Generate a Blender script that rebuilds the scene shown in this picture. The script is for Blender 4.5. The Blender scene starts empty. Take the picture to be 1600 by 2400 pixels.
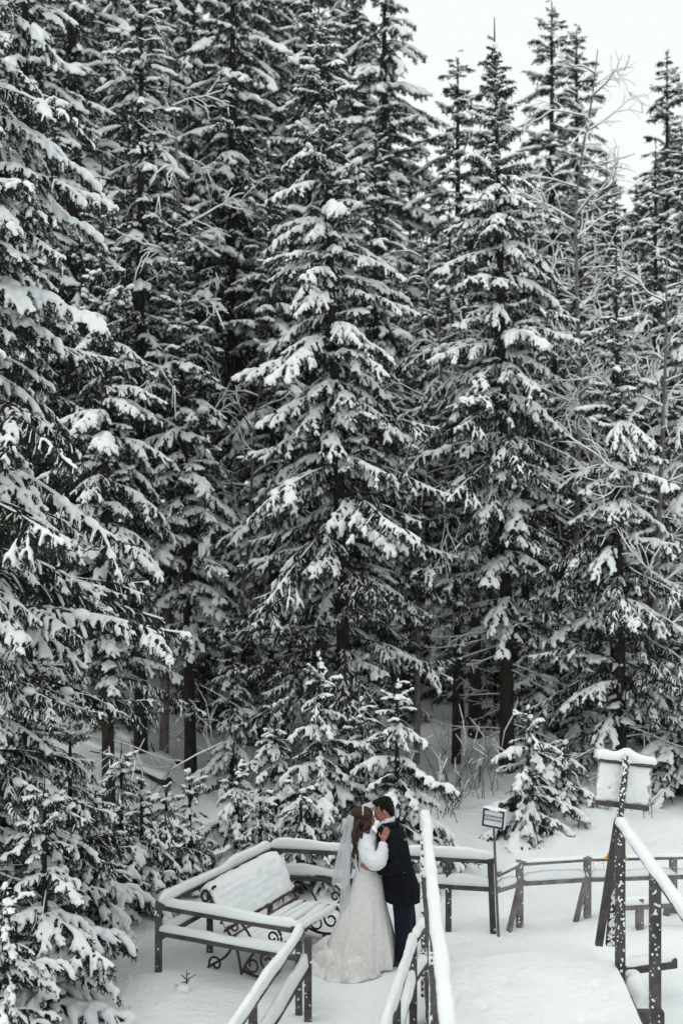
import bpy, bmesh, math, random
import numpy as np
from mathutils import Vector, Matrix

scene = bpy.context.scene
COL = scene.collection
R = math.radians

# ------------------------------------------------------------------ camera
CAM_Z = 4.7
FPX = 2667.0                                   # focal length in pixels of the 1600 x 2400 photograph
cam_data = bpy.data.cameras.new('camera')
cam_data.sensor_fit = 'VERTICAL'
cam_data.sensor_height = 36.0
cam_data.sensor_width = 24.0
cam_data.lens = 36.0 * FPX / 2400.0
cam_data.clip_start = 0.1
cam_data.clip_end = 3000.0
cam_data.dof.use_dof = True
cam_data.dof.focus_distance = 12.0
cam_data.dof.aperture_fstop = 1.35
cam = bpy.data.objects.new('camera', cam_data)
COL.objects.link(cam)
cam.location = (0, 0, CAM_Z)
cam.rotation_euler = (R(90), 0, 0)
scene.camera = cam

# ------------------------------------------------------------------ world: overcast sky
SUN_EL, SUN_AZ = R(68), R(250)
world = bpy.data.worlds.new('World')
scene.world = world
world.use_nodes = True
wt = world.node_tree
wt.nodes.clear()
w_out = wt.nodes.new('ShaderNodeOutputWorld')
w_bg = wt.nodes.new('ShaderNodeBackground')
w_sky = wt.nodes.new('ShaderNodeTexSky')
w_sky.sky_type = 'NISHITA'
w_sky.sun_disc = False
w_sky.sun_elevation = SUN_EL
w_sky.sun_rotation = SUN_AZ
w_sky.dust_density = 4.0
w_hs = wt.nodes.new('ShaderNodeHueSaturation')
w_hs.inputs['Saturation'].default_value = 0.1
w_mix = wt.nodes.new('ShaderNodeMix')
w_mix.data_type = 'RGBA'
w_mix.inputs['Factor'].default_value = 0.85            # the cloud deck hides most of the clear sky
w_mix.inputs['B'].default_value = (9.1, 9.4, 9.4, 1)
wt.links.new(w_sky.outputs[0], w_hs.inputs['Color'])
wt.links.new(w_hs.outputs[0], w_mix.inputs['A'])
wt.links.new(w_mix.outputs['Result'], w_bg.inputs['Color'])
w_bg.inputs['Strength'].default_value = 0.1
wt.links.new(w_bg.outputs[0], w_out.inputs['Surface'])

sun_data = bpy.data.lights.new('sun', 'SUN')
sun_data.energy = 0.75
sun_data.angle = R(30)
sun_data.color = (1.0, 0.98, 0.95)
sun = bpy.data.objects.new('sun', sun_data)
COL.objects.link(sun)
sun.location = (-5, -8, 30)
# direction to the brightest part of the cloud: high, to the left
sun_dir = Vector((math.sin(SUN_AZ) * math.cos(SUN_EL), math.cos(SUN_AZ) * math.cos(SUN_EL), math.sin(SUN_EL)))
sun.rotation_euler = sun_dir.to_track_quat('Z', 'Y').to_euler()

vs = scene.view_settings
vs.view_transform = 'Standard'
vs.look = 'None'
vs.exposure = 0.22
vs.gamma = 1.0
vs.use_curve_mapping = False
scene.render.film_transparent = False
try:
    scene.cycles.max_bounces = 5
    scene.cycles.diffuse_bounces = 3
    scene.cycles.use_adaptive_sampling = True
    scene.cycles.adaptive_threshold = 0.025
    scene.cycles.use_denoising = True
    scene.cycles.transparent_max_bounces = 12
    scene.cycles.volume_bounces = 1
except Exception:
    pass

# ------------------------------------------------------------------ helpers
def at(px, py, d):
    """photo pixel and depth -> point"""
    return Vector(((px - 800) * d / FPX, d, CAM_Z - (py - 1200) * d / FPX))

def on(px, py, z):
    """photo pixel and height -> point"""
    d = (CAM_Z - z) * FPX / (py - 1200)
    return Vector(((px - 800) * d / FPX, d, z))

class MB:
    """collects vertices and faces"""
    def __init__(s):
        s.v = []; s.f = []; s.m = []; s.n = 0
    def add(s, verts, faces, mat=0):
        verts = np.asarray(verts, dtype=np.float64).reshape(-1, 3)
        s.v.append(verts)
        o = s.n
        for f in faces:
            s.f.append(tuple(int(i) + o for i in f))
            s.m.append(mat)
        s.n += len(verts)
    def box(s, c, size, rot=None, mat=0, bev=0.0):
        hx, hy, hz = size[0] / 2, size[1] / 2, size[2] / 2
        if bev > 0:
            b = min(bev, hx * .9, hy * .9, hz * .9)
            v = []
            for sx in (-1, 1):
                for sy in (-1, 1):
                    for sz in (-1, 1):
                        v += [(sx * (hx - b), sy * (hy - b), sz * hz), (sx * (hx - b), sy * hy, sz * (hz - b)), (sx * hx, sy * (hy - b), sz * (hz - b))]
            bm = bmesh.new()
            for p in v: bm.verts.new(p)
            r = bmesh.ops.convex_hull(bm, input=bm.verts)
            bm.verts.index_update()
            vv = np.array([p.co[:] for p in bm.verts]); ff = [[q.index for q in f.verts] for f in bm.faces]
            bm.free()
        else:
            vv = np.array([(sx * hx, sy * hy, sz * hz) for sx in (-1, 1) for sy in (-1, 1) for sz in (-1, 1)])
            ff = [(0, 1, 3, 2), (4, 6, 7, 5), (0, 4, 5, 1), (2, 3, 7, 6), (0, 2, 6, 4), (1, 5, 7, 3)]
        if rot is not None:
            vv = vv @ np.array(rot).T
        s.add(vv + np.array(c), ff, mat)
    def beam(s, a, b, w, h, mat=0, bev=0.004, roll=0.0):
        """square timber from a to b; w across, h up"""
        a = Vector(a); b = Vector(b)
        x = (b - a); L = x.length; x.normalize()
        up = Vector((0, 0, 1)) if abs(x.z) < .97 else Vector((0, 1, 0))
        y = up.cross(x).normalized(); z = x.cross(y)
        m = np.array([x[:], y[:], z[:]]).T
        if roll:
            cr, sr = math.cos(roll), math.sin(roll)
            m = m @ np.array([[1, 0, 0], [0, cr, -sr], [0, sr, cr]])
        s.box(((a + b) / 2)[:], (L, w, h), m, mat, bev)
    def tube(s, pts, rad, sides=6, mat=0, cap=True, flat=1.0, up=0.0):
        v, f = tube_arrays(np.asarray(pts, float), np.asarray(rad, float), sides, cap, flat, up)
        s.add(v, f, mat)
    def blob(s, c, r, rng=None, noise=0.0, sub=1, mat=0, rot=None):
        v, f = ico(sub)
        v = v.copy()
        if noise and rng is not None:
            v *= (1 + noise * (rng.random((len(v), 1)) - .5) * 2)
        v = v * np.asarray(r, float)
        if rot is not None: v = v @ np.array(rot).T
        s.add(v + np.asarray(c, float), f, mat)
    def mesh(s, name, mats=(), smooth=False):
        me = bpy.data.meshes.new(name)
        v = np.concatenate(s.v) if s.v else np.zeros((0, 3))
        me.from_pydata(v.tolist() if len(v) < 50 else v, [], s.f)
        for m in mats: me.materials.append(m)
        if len(mats) > 1:
            me.polygons.foreach_set('material_index', np.array(s.m, dtype=np.int32))
        if smooth:
            me.polygons.foreach_set('use_smooth', np.ones(len(me.polygons), dtype=bool))
        me.update()
        return me
    def build(s, name, mats, parent=None, smooth=False):
        if not isinstance(mats, (list, tuple)): mats = [mats]
        return link(name, s.mesh(name, mats, smooth), parent)

_ico = {}
def ico(sub):
    if sub not in _ico:
        bm = bmesh.new()
        bmesh.ops.create_icosphere(bm, subdivisions=sub, radius=1)
        bm.verts.index_update()
        _ico[sub] = (np.array([p.co[:] for p in bm.verts]), [[q.index for q in f.verts] for f in bm.faces])
        bm.free()
    return _ico[sub]

def tube_arrays(pts, rad, sides=6, cap=True, flat=1.0, up=0.0):
    n = len(pts)
    rad = np.broadcast_to(rad, (n,)).astype(float)
    t = np.gradient(pts, axis=0)
    t /= (np.linalg.norm(t, axis=1, keepdims=True) + 1e-9)
    ref = np.tile(np.array([[0., 0., 1.]]), (n, 1))
    steep = np.abs(t[:, 2]) > .95
    if steep.mean() > .5:
        ref[:] = (0, 1, 0)
    elif steep.any():
        ref[steep] = (0.3, .3, .9)
    y = np.cross(ref, t); y /= (np.linalg.norm(y, axis=1, keepdims=True) + 1e-9)
    z = np.cross(t, y)
    ang = np.arange(sides) * 2 * math.pi / sides
    ring = pts[:, None, :] + rad[:, None, None] * (np.cos(ang)[None, :, None] * y[:, None, :] + flat * np.sin(ang)[None, :, None] * z[:, None, :])
    if up: ring = ring + np.array([0, 0, 1.]) * (rad * up)[:, None, None]
    v = ring.reshape(-1, 3)
    f = []
    for i in range(n - 1):
        a = i * sides; b = a + sides
        for k in range(sides):
            k2 = (k + 1) % sides
            f.append((a + k, a + k2, b + k2, b + k))
    if cap:
        c0 = len(v)
        e0 = pts[0] - t[0] * rad[0] * .7 + np.array([0, 0, 1.]) * rad[0] * up
        e1 = pts[-1] + t[-1] * rad[-1] * .7 + np.array([0, 0, 1.]) * rad[-1] * up
        v = np.vstack([v, e0, e1])
        l = (n - 1) * sides
        for k in range(sides):
            k2 = (k + 1) % sides
            f.append((c0, k2, k)); f.append((c0 + 1, l + k, l + k2))
    return v, f

def link(name, data, parent=None):
    o = bpy.data.objects.new(name, data)
    COL.objects.link(o)
    if parent is not None: o.parent = parent
    return o

def tag(o, label=None, cat=None, group=None, kind=None):
    if label: o['label'] = label
    if cat: o['category'] = cat
    if group: o['group'] = group
    if kind: o['kind'] = kind
    return o

def thing(name, label, cat, loc=(0, 0, 0), rz=0.0, group=None):
    o = link(name, None)
    o.empty_display_size = 0.2
    o.location = loc
    o.rotation_euler = (0, 0, rz)
    return tag(o, label, cat, group)

def remesh(mb, name, voxel, mats, ratio=None, smooth_it=0, displace=None):
    """union of closed overlapping shapes as one continuous surface"""
    me = mb.mesh(name + '_tmp')
    o = bpy.data.objects.new('tmp', me)
    COL.objects.link(o)
    m = o.modifiers.new('r', 'REMESH'); m.mode = 'VOXEL'; m.voxel_size = voxel; m.use_smooth_shade = True
    if smooth_it:
        m = o.modifiers.new('s', 'SMOOTH'); m.iterations = smooth_it; m.factor = .5
    if displace:
        tex = bpy.data.textures.new('lumps', 'CLOUDS'); tex.noise_scale = displace[1]; tex.noise_depth = 2
        m = o.modifiers.new('d', 'DISPLACE'); m.texture = tex; m.strength = displace[0]; m.mid_level = .5; m.texture_coords = 'GLOBAL'
    if ratio:
        m = o.modifiers.new('d', 'DECIMATE'); m.ratio = ratio
    dg = bpy.context.evaluated_depsgraph_get()
    ev = o.evaluated_get(dg)
    out = bpy.data.meshes.new_from_object(ev)
    out.name = name
    bpy.data.objects.remove(o); bpy.data.meshes.remove(me)
    out.materials.clear()
    for mt in mats: out.materials.append(mt)
    out.polygons.foreach_set('use_smooth', np.ones(len(out.polygons), dtype=bool))
    return out

def mesh_arrays(me):
    me.calc_loop_triangles()
    n = len(me.vertices)
    v = np.empty(n * 3); me.vertices.foreach_get('co', v)
    t = np.empty(len(me.loop_triangles) * 3, dtype=np.int32); me.loop_triangles.foreach_get('vertices', t)
    return v.reshape(-1, 3), t.reshape(-1, 3)

def tri_mesh(name, v, t, mats, midx=None, smooth=None):
    """fast mesh from triangle arrays"""
    me = bpy.data.meshes.new(name)
    nt = len(t)
    me.vertices.add(len(v)); me.vertices.foreach_set('co', np.ascontiguousarray(v, dtype=np.float32).ravel())
    me.loops.add(nt * 3); me.loops.foreach_set('vertex_index', np.ascontiguousarray(t, dtype=np.int32).ravel())
    me.polygons.add(nt); me.polygons.foreach_set('loop_start', np.arange(0, nt * 3, 3, dtype=np.int32))
    try: me.polygons.foreach_set('loop_total', np.full(nt, 3, dtype=np.int32))
    except Exception: pass
    for m in mats: me.materials.append(m)
    if midx is not None: me.polygons.foreach_set('material_index', np.ascontiguousarray(midx, dtype=np.int32))
    if smooth is not None: me.polygons.foreach_set('use_smooth', np.ascontiguousarray(smooth, dtype=bool))
    me.update(calc_edges=True)
    return me

# ------------------------------------------------------------------ materials
def new_mat(name):
    m = bpy.data.materials.new(name); m.use_nodes = True
    nt = m.node_tree
    b = nt.nodes['Principled BSDF']
    return m, nt, b

def noisy(name, c1, c2, scale=8.0, rough=.8, bump=0.0, bscale=None, detail=4.0, stretch=None, spec=.3, sheen=0.0, obj_random=0.0, bdist=.01):
    """two-tone procedural material with bump"""
    m, nt, b = new_mat(name)
    tc = nt.nodes.new('ShaderNodeTexCoord')
    src = tc.outputs['Object']
    if stretch:
        mp = nt.nodes.new('ShaderNodeMapping'); mp.inputs['Scale'].default_value = stretch
        nt.links.new(src, mp.inputs['Vector']); src = mp.outputs[0]
    n = nt.nodes.new('ShaderNodeTexNoise'); n.inputs['Scale'].default_value = scale; n.inputs['Detail'].default_value = detail
    nt.links.new(src, n.inputs['Vector'])
    r = nt.nodes.new('ShaderNodeValToRGB')
    r.color_ramp.elements[0].position = .35; r.color_ramp.elements[0].color = (*c1, 1)
    r.color_ramp.elements[1].position = .65; r.color_ramp.elements[1].color = (*c2, 1)
    nt.links.new(n.outputs['Fac'], r.inputs['Fac'])
    nt.links.new(r.outputs['Color'], b.inputs['Base Color'])
    b.inputs['Roughness'].default_value = rough
    b.inputs['Specular IOR Level'].default_value = spec
    if sheen: b.inputs['Sheen Weight'].default_value = sheen
    if bump:
        n2 = nt.nodes.new('ShaderNodeTexNoise'); n2.inputs['Scale'].default_value = bscale or scale * 4; n2.inputs['Detail'].default_value = 3
        nt.links.new(src, n2.inputs['Vector'])
        bp = nt.nodes.new('ShaderNodeBump'); bp.inputs['Strength'].default_value = bump; bp.inputs['Distance'].default_value = bdist
        nt.links.new(n2.outputs['Fac'], bp.inputs['Height'])
        nt.links.new(bp.outputs[0], b.inputs['Normal'])
    return m

SNOW = noisy('snow', (.785, .82, .822), (.845, .872, .875), 3.0, .75, .35, 60.0, spec=.2, bdist=.008)
SNOW_GROUND = noisy('snow_ground', (.765, .805, .808), (.83, .862, .865), .9, .8, .8, 14.0, spec=.2, bdist=.03)
NEEDLE = noisy('spruce_needles', (.006, .012, .006), (.021, .031, .013), 2.2, .6, spec=.25)
TWIG = noisy('twig_bark', (.030, .024, .019), (.065, .052, .042), 9.0, .9, spec=.15)
BARK = noisy('spruce_bark', (.016, .014, .012), (.045, .038, .031), 14.0, .95, .8, 40.0, stretch=(1, 1, .35), spec=.1, bdist=.02)
BIRCH = noisy('grey_bark', (.10, .09, .078), (.24, .215, .19), 10.0, .9, .4, 40.0, stretch=(1, 1, .3), spec=.15)
WOOD_DARK = noisy('dark_rail_timber', (.050, .045, .046), (.105, .095, .096), 6.0, .8, .35, 60.0, stretch=(1, 1, 1), spec=.2)
WOOD_GREY = noisy('weathered_rail_timber', (.13, .12, .115), (.25, .235, .225), 7.0, .85, .4, 50.0, spec=.2)
# ------------------------------------------------------------------ spruce branches
def noise1(rng, n, k=4):
    """smooth 1-D noise in 0..1"""
    c = rng.random(k + 2)
    x = np.linspace(0, k, n); i = np.floor(x).astype(int).clip(0, k); f = x - i
    f = f * f * (3 - 2 * f)
    return c[i] * (1 - f) + c[np.minimum(i + 1, k + 1)] * f

def unit(a):
    return a / (np.linalg.norm(a, axis=-1, keepdims=True) + 1e-9)

def make_branch(seed, L, rise, sag, tip, droop, snow, blobs, dens=1.0, bare=.15, voxel=.017, ratio=.5, lat=.15, coarse=1.0, forks=None, shrink=1.0):
    """one snow-laden spruce branch pointing along +X: returns verts, triangles, material index (0 needles, 1 wood, 2 snow)"""
    snow *= .80
    rng = np.random.default_rng(seed)
    Z1 = np.array([0, 0, 1.])
    def axis(A, D, l, n, wob, sg, tp):
        s = np.linspace(0, 1, n)
        S = np.array([-D[1], D[0], 0.]); S /= np.linalg.norm(S) + 1e-9
        return A + np.outer(l * s * (1 - .08 * s), D) + np.outer(l * wob * (noise1(rng, n, 3) - .5) * s, S) + np.outer(l * (-sg * s ** 2 + tp * s ** 4), Z1)
    N = 13
    s = np.linspace(0, 1, N)
    ax = axis(np.zeros(3), np.array([1., 0, rise]), L, N, .12, sag, tip)
    axt = unit(np.gradient(ax, axis=0))
    axes = [(ax, bare, 1.0, L)]
    nf = forks if forks is not None else int(round(L * 2.6))
    for i in range(nf):
        t = rng.uniform(.22, .80); k = int(t * (N - 1))
        T = axt[k]; sd = -1 if i % 2 else 1
        th = R(rng.uniform(28, 48))
        S = np.array([-T[1], T[0], 0.])
        D = math.cos(th) * T + math.sin(th) * sd * S; D[2] += rng.uniform(-.08, .10)
        l = L * rng.uniform(.28, .50) * (1.15 - t * .7)
        axes.append((axis(ax[k], D, l, 8, .12, sag * .9 + .05, tip), .12, .75, l))
    lats, twigs, pend = [], [], []
    step = .068 / dens
    for (P0, b0, wgt, la) in axes:
        n0 = len(P0); tg0 = unit(np.gradient(P0, axis=0))
        m0 = max(3, int(la * (1 - b0) / step))
        for i in range(m0):
            t = min(max(b0 + (1 - b0) * (i + rng.uniform(-.3, .3)) / m0, .03), .985)
            k = t * (n0 - 1); i0 = int(k); fr = k - i0
            A = P0[i0] * (1 - fr) + P0[min(i0 + 1, n0 - 1)] * fr
            T = tg0[i0]
            S = np.array([-T[1], T[0], 0.]); S /= np.linalg.norm(S) + 1e-9
            for side in (-1, 1):
                if rng.random() < .15: continue
                l = (.05 + lat * min(1.25, .45 + la * .45) * (1 - t) ** .45) * rng.uniform(.55, 1.35)
                th = R(rng.uniform(40, 72) - 22 * t)
                D = math.cos(th) * T + math.sin(th) * side * S
                D[2] += rng.uniform(-.25, .12)
                n = 6; u = np.linspace(0, 1, n)[:, None]
                dr = droop * rng.uniform(.4, 1.6)
                P = A + l * (D * u * (1 - .25 * u) + np.array([0, 0, -dr]) * u ** 1.6)
                lats.append((P, t, l, wgt))
                Pt = unit(np.gradient(P, axis=0))
                m = int(l / .048)
                for j in range(m):
                    q = .2 + .75 * (j + rng.random() * .6) / max(m, 1)
                    j0 = int(q * (n - 1))
                    T2 = Pt[j0]; S2 = np.array([-T2[1], T2[0], 0.]); S2 /= np.linalg.norm(S2) + 1e-9
                    l2 = min(.12, .035 + .26 * l * (1 - q)) * rng.uniform(.7, 1.3)
                    D2 = .68 * T2 + .7 * (1 if j % 2 else -1) * S2 + np.array([0, 0, rng.uniform(-.5, .05)])
                    u2 = np.linspace(0, 1, 3)[:, None]
                    twigs.append(P[j0] + l2 * (D2 * u2 + np.array([0, 0, -.3]) * u2 ** 2))
            for _ in range(2 if rng.random() < .75 else 1):
                l3 = rng.uniform(.08, .25) * min(1.2, .5 + la * .4)
                D3 = np.array([rng.normal(.2, .25), rng.normal(0, .45), -1.])
                pend.append(A + l3 * D3 * np.linspace(0, 1, 4)[:, None])
    V, T_, M = [], [], []
    nv = 0
    def put(v, t, mi):
        nonlocal nv
        V.append(v); T_.append(np.asarray(t, dtype=np.int32) + nv); M.append(np.full(len(t), mi, dtype=np.int32)); nv += len(v)
    # needles
    base, tang = [], []
    def sample(P, stp):
        seg = np.linalg.norm(np.diff(P, axis=0), axis=1).sum()
        n = max(2, int(seg / stp))
        q = (np.arange(n) + rng.random(n)) / n * (len(P) - 1)
        i = np.minimum(q.astype(int), len(P) - 2); f = (q - i)[:, None]
        base.append(P[i] * (1 - f) + P[i + 1] * f)
        tang.append(unit(P[i + 1] - P[i]))
    for P, t, l, w_ in lats: sample(P, .0095 * coarse)
    for P in twigs: sample(P, .0095 * coarse)
    for P in pend: sample(P, .0065 * coarse)
    for (P0, b0, wgt, la) in axes: sample(P0[int(len(P0) * max(b0, .1)):], .008 * coarse)
    b = np.concatenate(base); tg = np.concatenate(tang); n = len(b)
    rd = rng.normal(size=(n, 3)); rd[:, 2] = rd[:, 2] * .8 - .35
    rd = unit(rd - (rd * tg).sum(1, keepdims=True) * tg)
    d = unit(.75 * tg + .75 * rd)
    ln = rng.uniform(.030, .054, (n, 1)) * coarse ** .4; w = rng.uniform(.0045, .0085, (n, 1)) * coarse ** .8
    pr = unit(np.cross(d, rng.normal(size=(n, 3))))
    put(np.stack([b - pr * w, b + pr * w, b + d * ln], 1).reshape(-1, 3), np.arange(n * 3).reshape(-1, 3), 0)
    # wood and thin snow strips
    def raw(P, r0, r1, sides, mi, up=0., cap=False):
        rr = np.linspace(r0, r1, len(P)) if not hasattr(r0, '__len__') else np.asarray(r0)
        v, f = tube_arrays(P, rr, sides, cap, 1., up)
        t = []
        for q in f:
            t.append((q[0], q[1], q[2]))
            if len(q) == 4: t.append((q[0], q[2], q[3]))
        put(v, t, mi)
    for (P0, b0, wgt, la) in axes: raw(P0, .008 + la * .008, .004, 5, 1)
    for P, t, l, w_ in lats: raw(P[[0, 2, 5]], .0045, .002, 3, 1)
    if snow > 0:
        mb = MB()
        for (P0, b0, wgt, la) in axes:
            n0 = len(P0); s0 = np.linspace(0, 1, n0)
            env = np.clip((s0 - b0 * .5) * 2.2, .12, 1)
            r = (.008 + snow * wgt * .044 * (.10 + noise1(rng, n0, 5)) * env) * (1 - .3 * s0)
            # the load lies in stretches with bare gaps between them
            Pf = np.stack([np.interp(np.linspace(0, n0 - 1, n0 * 3), np.arange(n0), P0[:, c]) for c in range(3)], 1)
            rf = np.interp(np.linspace(0, n0 - 1, n0 * 3), np.arange(n0), r) * (.75 + .5 * noise1(rng, n0 * 3, n0))
            ok = noise1(rng, n0 * 3, max(3, int(la * 5))) > (.52 - .30 * snow * wgt)
            j0 = None
            for j in range(len(ok) + 1):
                if j < len(ok) and ok[j]:
                    if j0 is None: j0 = j
                elif j0 is not None:
                    if j - j0 >= 3: mb.tube(Pf[j0:j] + np.array([0, 0, .006]), rf[j0:j], 7, up=.5, flat=.85)
                    j0 = None
        load = noise1(rng, 40, 7)
        for P, t, l, w_ in lats:
            k = load[int(t * 39)] * .8 + rng.random() * .5 + .25 * t
            if k < .98 - .28 * snow:
                if rng.random() < .5: raw(P[::2] if coarse < 1.5 else P[[0, 5]], .006 * coarse ** .5, .010, 3, 2, .8)
                continue
            a0 = int(rng.integers(0, 3))
            rr = (.011 + snow * .013 * rng.uniform(.5, 1.6)) * (.55 + .9 * noise1(rng, 6, 4)) * np.array([.9, 1., 1.1, 1.1, 1.05, .8])
            mb.tube((P + np.array([0, 0, .005]))[a0:], rr[a0:], 6, up=.5, flat=.9)
        pr_ = (.20 + .10 * snow) / coarse
        for P in twigs:
            if rng.random() < pr_:
                r = rng.uniform(.007, .0125) * coarse ** .5
                if coarse > 1.5: raw(P[[0, 2]], r, r * .8, 4, 2, .6)
                else: raw(P, [r * .7, r, r * .75], None, 4, 2, .6, True)
        for P in pend:
            if rng.random() < pr_ * .6:
                r = rng.uniform(.006, .011) * coarse ** .5
                raw(P[1:3] + np.array([0, -.01, 0]), r, r * .7, 4, 2, .2)
        for _ in range(blobs):
            t = rng.uniform(.5, .97); k = int(t * (N - 1))
            A = ax[k]; T = axt[k]
            S = np.array([-T[1], T[0], 0.])
            sz = rng.uniform(.045, .085) * min(1.25, .6 + L * .28)
            c = A + S * rng.uniform(-.05, .05) * L + np.array([0, 0, sz * .25])
            mb.blob(c, (sz * rng.uniform(1.0, 1.8), sz * rng.uniform(.8, 1.1), sz * rng.uniform(.65, .9)), rng, .12, 2, rot=np.array([T, S, np.cross(T, S)]).T)
        me = remesh(mb, 'snow_tmp', voxel, [], ratio, 1)
        sv, st = mesh_arrays(me)
        bpy.data.meshes.remove(me)
        put(sv, st, 2)
    return np.concatenate(V) * shrink, np.concatenate(T_), np.concatenate(M)

class Proto:
    def __init__(s, key, L, arrays):
        s.key = key; s.L = L
        s.v, s.t, s.m = arrays
        s.me = None
    def mesh(s):
        if s.me is None:
            s.me = tri_mesh('branch', s.v, s.t, [NEEDLE, TWIG, SNOW], s.m, s.m == 2)
        return s.me

PROTO = {}
PF = {}
def protos():
    sets = {
        # key: (length, rise, sag, tip, droop, snow, blobs, bare)
        'top':  [(.45, .70, .12, .0, .15, 1.5, 1, .05), (.55, .50, .20, .0, .2, 1.6, 2, .05), (.7, .35, .38, .05, .3, 1.6, 3, .05)],
        'high': [(1.1, .16, .52, .10, .55, 1.55, 3, .06), (1.2, .06, .50, .10, .6, 1.25, 1, .06), (1.0, .02, .45, .06, .6, 1.8, 4, .06), (1.1, .12, .62, .10, .55, 1.6, 2, .06)],
        'mid':  [(1.8, .04, .48, .14, .7, 1.45, 3, .07), (1.7, .06, .62, .14, .7, 1.75, 5, .07), (2.0, -.02, .50, .18, .75, 1.3, 2, .08), (1.8, .08, .44, .12, .7, 1.5, 3, .07), (1.9, -.04, .42, .16, .75, .8, 0, .08), (1.9, .0, .54, .18, .75, .6, 0, .07), (1.8, .02, .5, .16, .7, 1.0, 1, .07)],
        'low':  [(2.3, -.06, .30, .16, .7, .7, 1, .14), (2.4, -.10, .24, .14, .75, .35, 0, .16), (2.2, -.02, .36, .16, .7, .85, 1, .14), (2.3, -.04, .34, .2, .75, .5, 0, .15), (2.2, .0, .40, .18, .8, .25, 0, .14)],
    }
    sd = 11
    for k, lst in sets.items():
        PROTO[k] = []
        for a in lst:
            sd += 1
            big = a[0] > 1.5
            fine = .76 if a[0] > .9 else .85       # build it larger, then shrink: finer twigs and clumps
            PROTO[k].append(Proto(k, a[0], make_branch(sd, a[0] / fine, *a[1:7], shrink=fine, dens=1.2 if a[0] < .9 else 1.0, bare=a[7], voxel=.0135 if not big else .015, ratio=.26)))
            PF.setdefault(k, []).append(Proto(k, a[0], make_branch(sd, a[0] / .88, *a[1:5], a[5] * 1.25, min(a[6], 2), shrink=.88, dens=.52, bare=a[7], voxel=.029, ratio=.40, coarse=2.9)))
    # young trees: stubby, heavily loaded
    PROTO['young'] = []
    for i, a in enumerate([(.55, .18, .45, .0, .5, 1.5, 1), (.7, .06, .50, .05, .6, 1.8, 3), (.8, .02, .38, .06, .6, 1.3, 1), (.75, .0, .45, .08, .7, .9, 0), (.75, .02, .42, .08, .7, .45, 0), (.8, .06, .5, .06, .7, .6, 0)]):
        PROTO['young'].append(Proto('young', a[0], make_branch(40 + i, a[0] / .85, *a[1:], shrink=.85, dens=1.1, bare=.06, voxel=.0125, ratio=.35)))
        PF.setdefault('young', []).append(Proto('young', a[0], make_branch(40 + i, *a, dens=.6, bare=.06, voxel=.026, ratio=.5, coarse=2.6)))
    # dead twigs low on the trunks: hardly any needles
    PROTO['dead'] = []
    for i in range(3):
        PROTO['dead'].append(Proto('dead', 1.3, dead_branch(60 + i, 1.3)))

def dead_branch(seed, L):
    rng = np.random.default_rng(seed)
    V, T_, M = [], [], []; nv = 0
    def tube(P, r0, r1, sides, mi, up=0.):
        nonlocal nv
        v, f = tube_arrays(P, np.linspace(r0, r1, len(P)), sides, False, 1., up)
        t = []
        for q in f: t += [(q[0], q[1], q[2]), (q[0], q[2], q[3])]
        V.append(v); T_.append(np.array(t) + nv); M.append(np.full(len(t), mi)); nv += len(v)
    s = np.linspace(0, 1, 8)
    ax = np.stack([L * s, .12 * L * (noise1(rng, 8, 3) - .5), L * (-.05 * s - .25 * s ** 2 + .2 * s ** 4)], 1)
    tube(ax, .013, .004, 5, 1); tube(ax, .014, .008, 5, 2, .9)
    for i in range(13):
        t = rng.uniform(.2, .98); k = int(t * 7); A = ax[k]
        l = rng.uniform(.15, .55) * (1.1 - t * .6)
        a = R(rng.uniform(25, 70)) * rng.choice([-1, 1])
        D = np.array([math.cos(a), math.sin(a), rng.uniform(-.5, .15)])
        u = np.linspace(0, 1, 5)[:, None]
        P = A + l * (D * u + np.array([0, 0, rng.uniform(-.4, .2)]) * u ** 2)
        tube(P, .005, .002, 4, 1)
        if rng.random() < .7: tube(P, .009, .005, 4, 2, .9)
    return np.concatenate(V), np.concatenate(T_).astype(np.int32), np.concatenate(M).astype(np.int32)

def tree_plan(rng, H, Rmax, base, top_pow=.85, spacing=.36, per=5, young=False, belly=.22, gap=.0, inner=0, shade=False):
    """list of (height, azimuth, length, proto key, proto index, pitch)"""
    out = []
    h = base
    while h < H - .12:
        q = (h - base) / (H - base)
        prof = (1 - q) ** top_pow
        prof *= min(1., .72 + q / belly * .28) if q < belly else 1.
        n = per if q < .85 else per - 1
        off = rng.uniform(0, 6.28)
        for i in range(n):
            if rng.random() < gap: continue
            Lb = max(.24 if young else .14, Rmax * prof * rng.uniform(.55, 1.22))
            az = off + i * 6.283 / n + rng.uniform(-.55, .55)
            hh = h + rng.uniform(-.7, .7) * spacing
            if young: key = 'young' if q < .8 else 'top'
            elif Lb < .75: key = 'top'
            elif Lb < 1.4: key = 'high'
            elif q > .22 or Lb < 1.7: key = 'mid'
            else: key = 'low'
            idx_ = int(rng.integers(len(PROTO[key])))
            if key == 'young': idx_ = int(rng.integers(3, 6)) if shade else int(rng.integers(0, 4))
            if key == 'mid': idx_ = int(rng.integers(0, 5)) if q > .42 else int(rng.integers(2, 7)) if q > .28 else int(rng.integers(4, 7))
            out.append((hh, az, Lb, key, idx_, R(rng.normal(0, 8))))
        if inner and not young:
            for i in range(inner):
                Lb = max(.3, Rmax * prof * rng.uniform(.3, .5))
                key = 'top' if Lb < .75 else 'high'
                out.append((h + rng.uniform(-.5, .5) * spacing, rng.uniform(0, 6.28), Lb, key, int(rng.integers(len(PROTO[key]))), R(rng.normal(5, 8))))
        h += spacing * (1.0 if q < .6 else .8 if q < .85 else .55) * rng.uniform(.85, 1.15)
    return out

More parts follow.
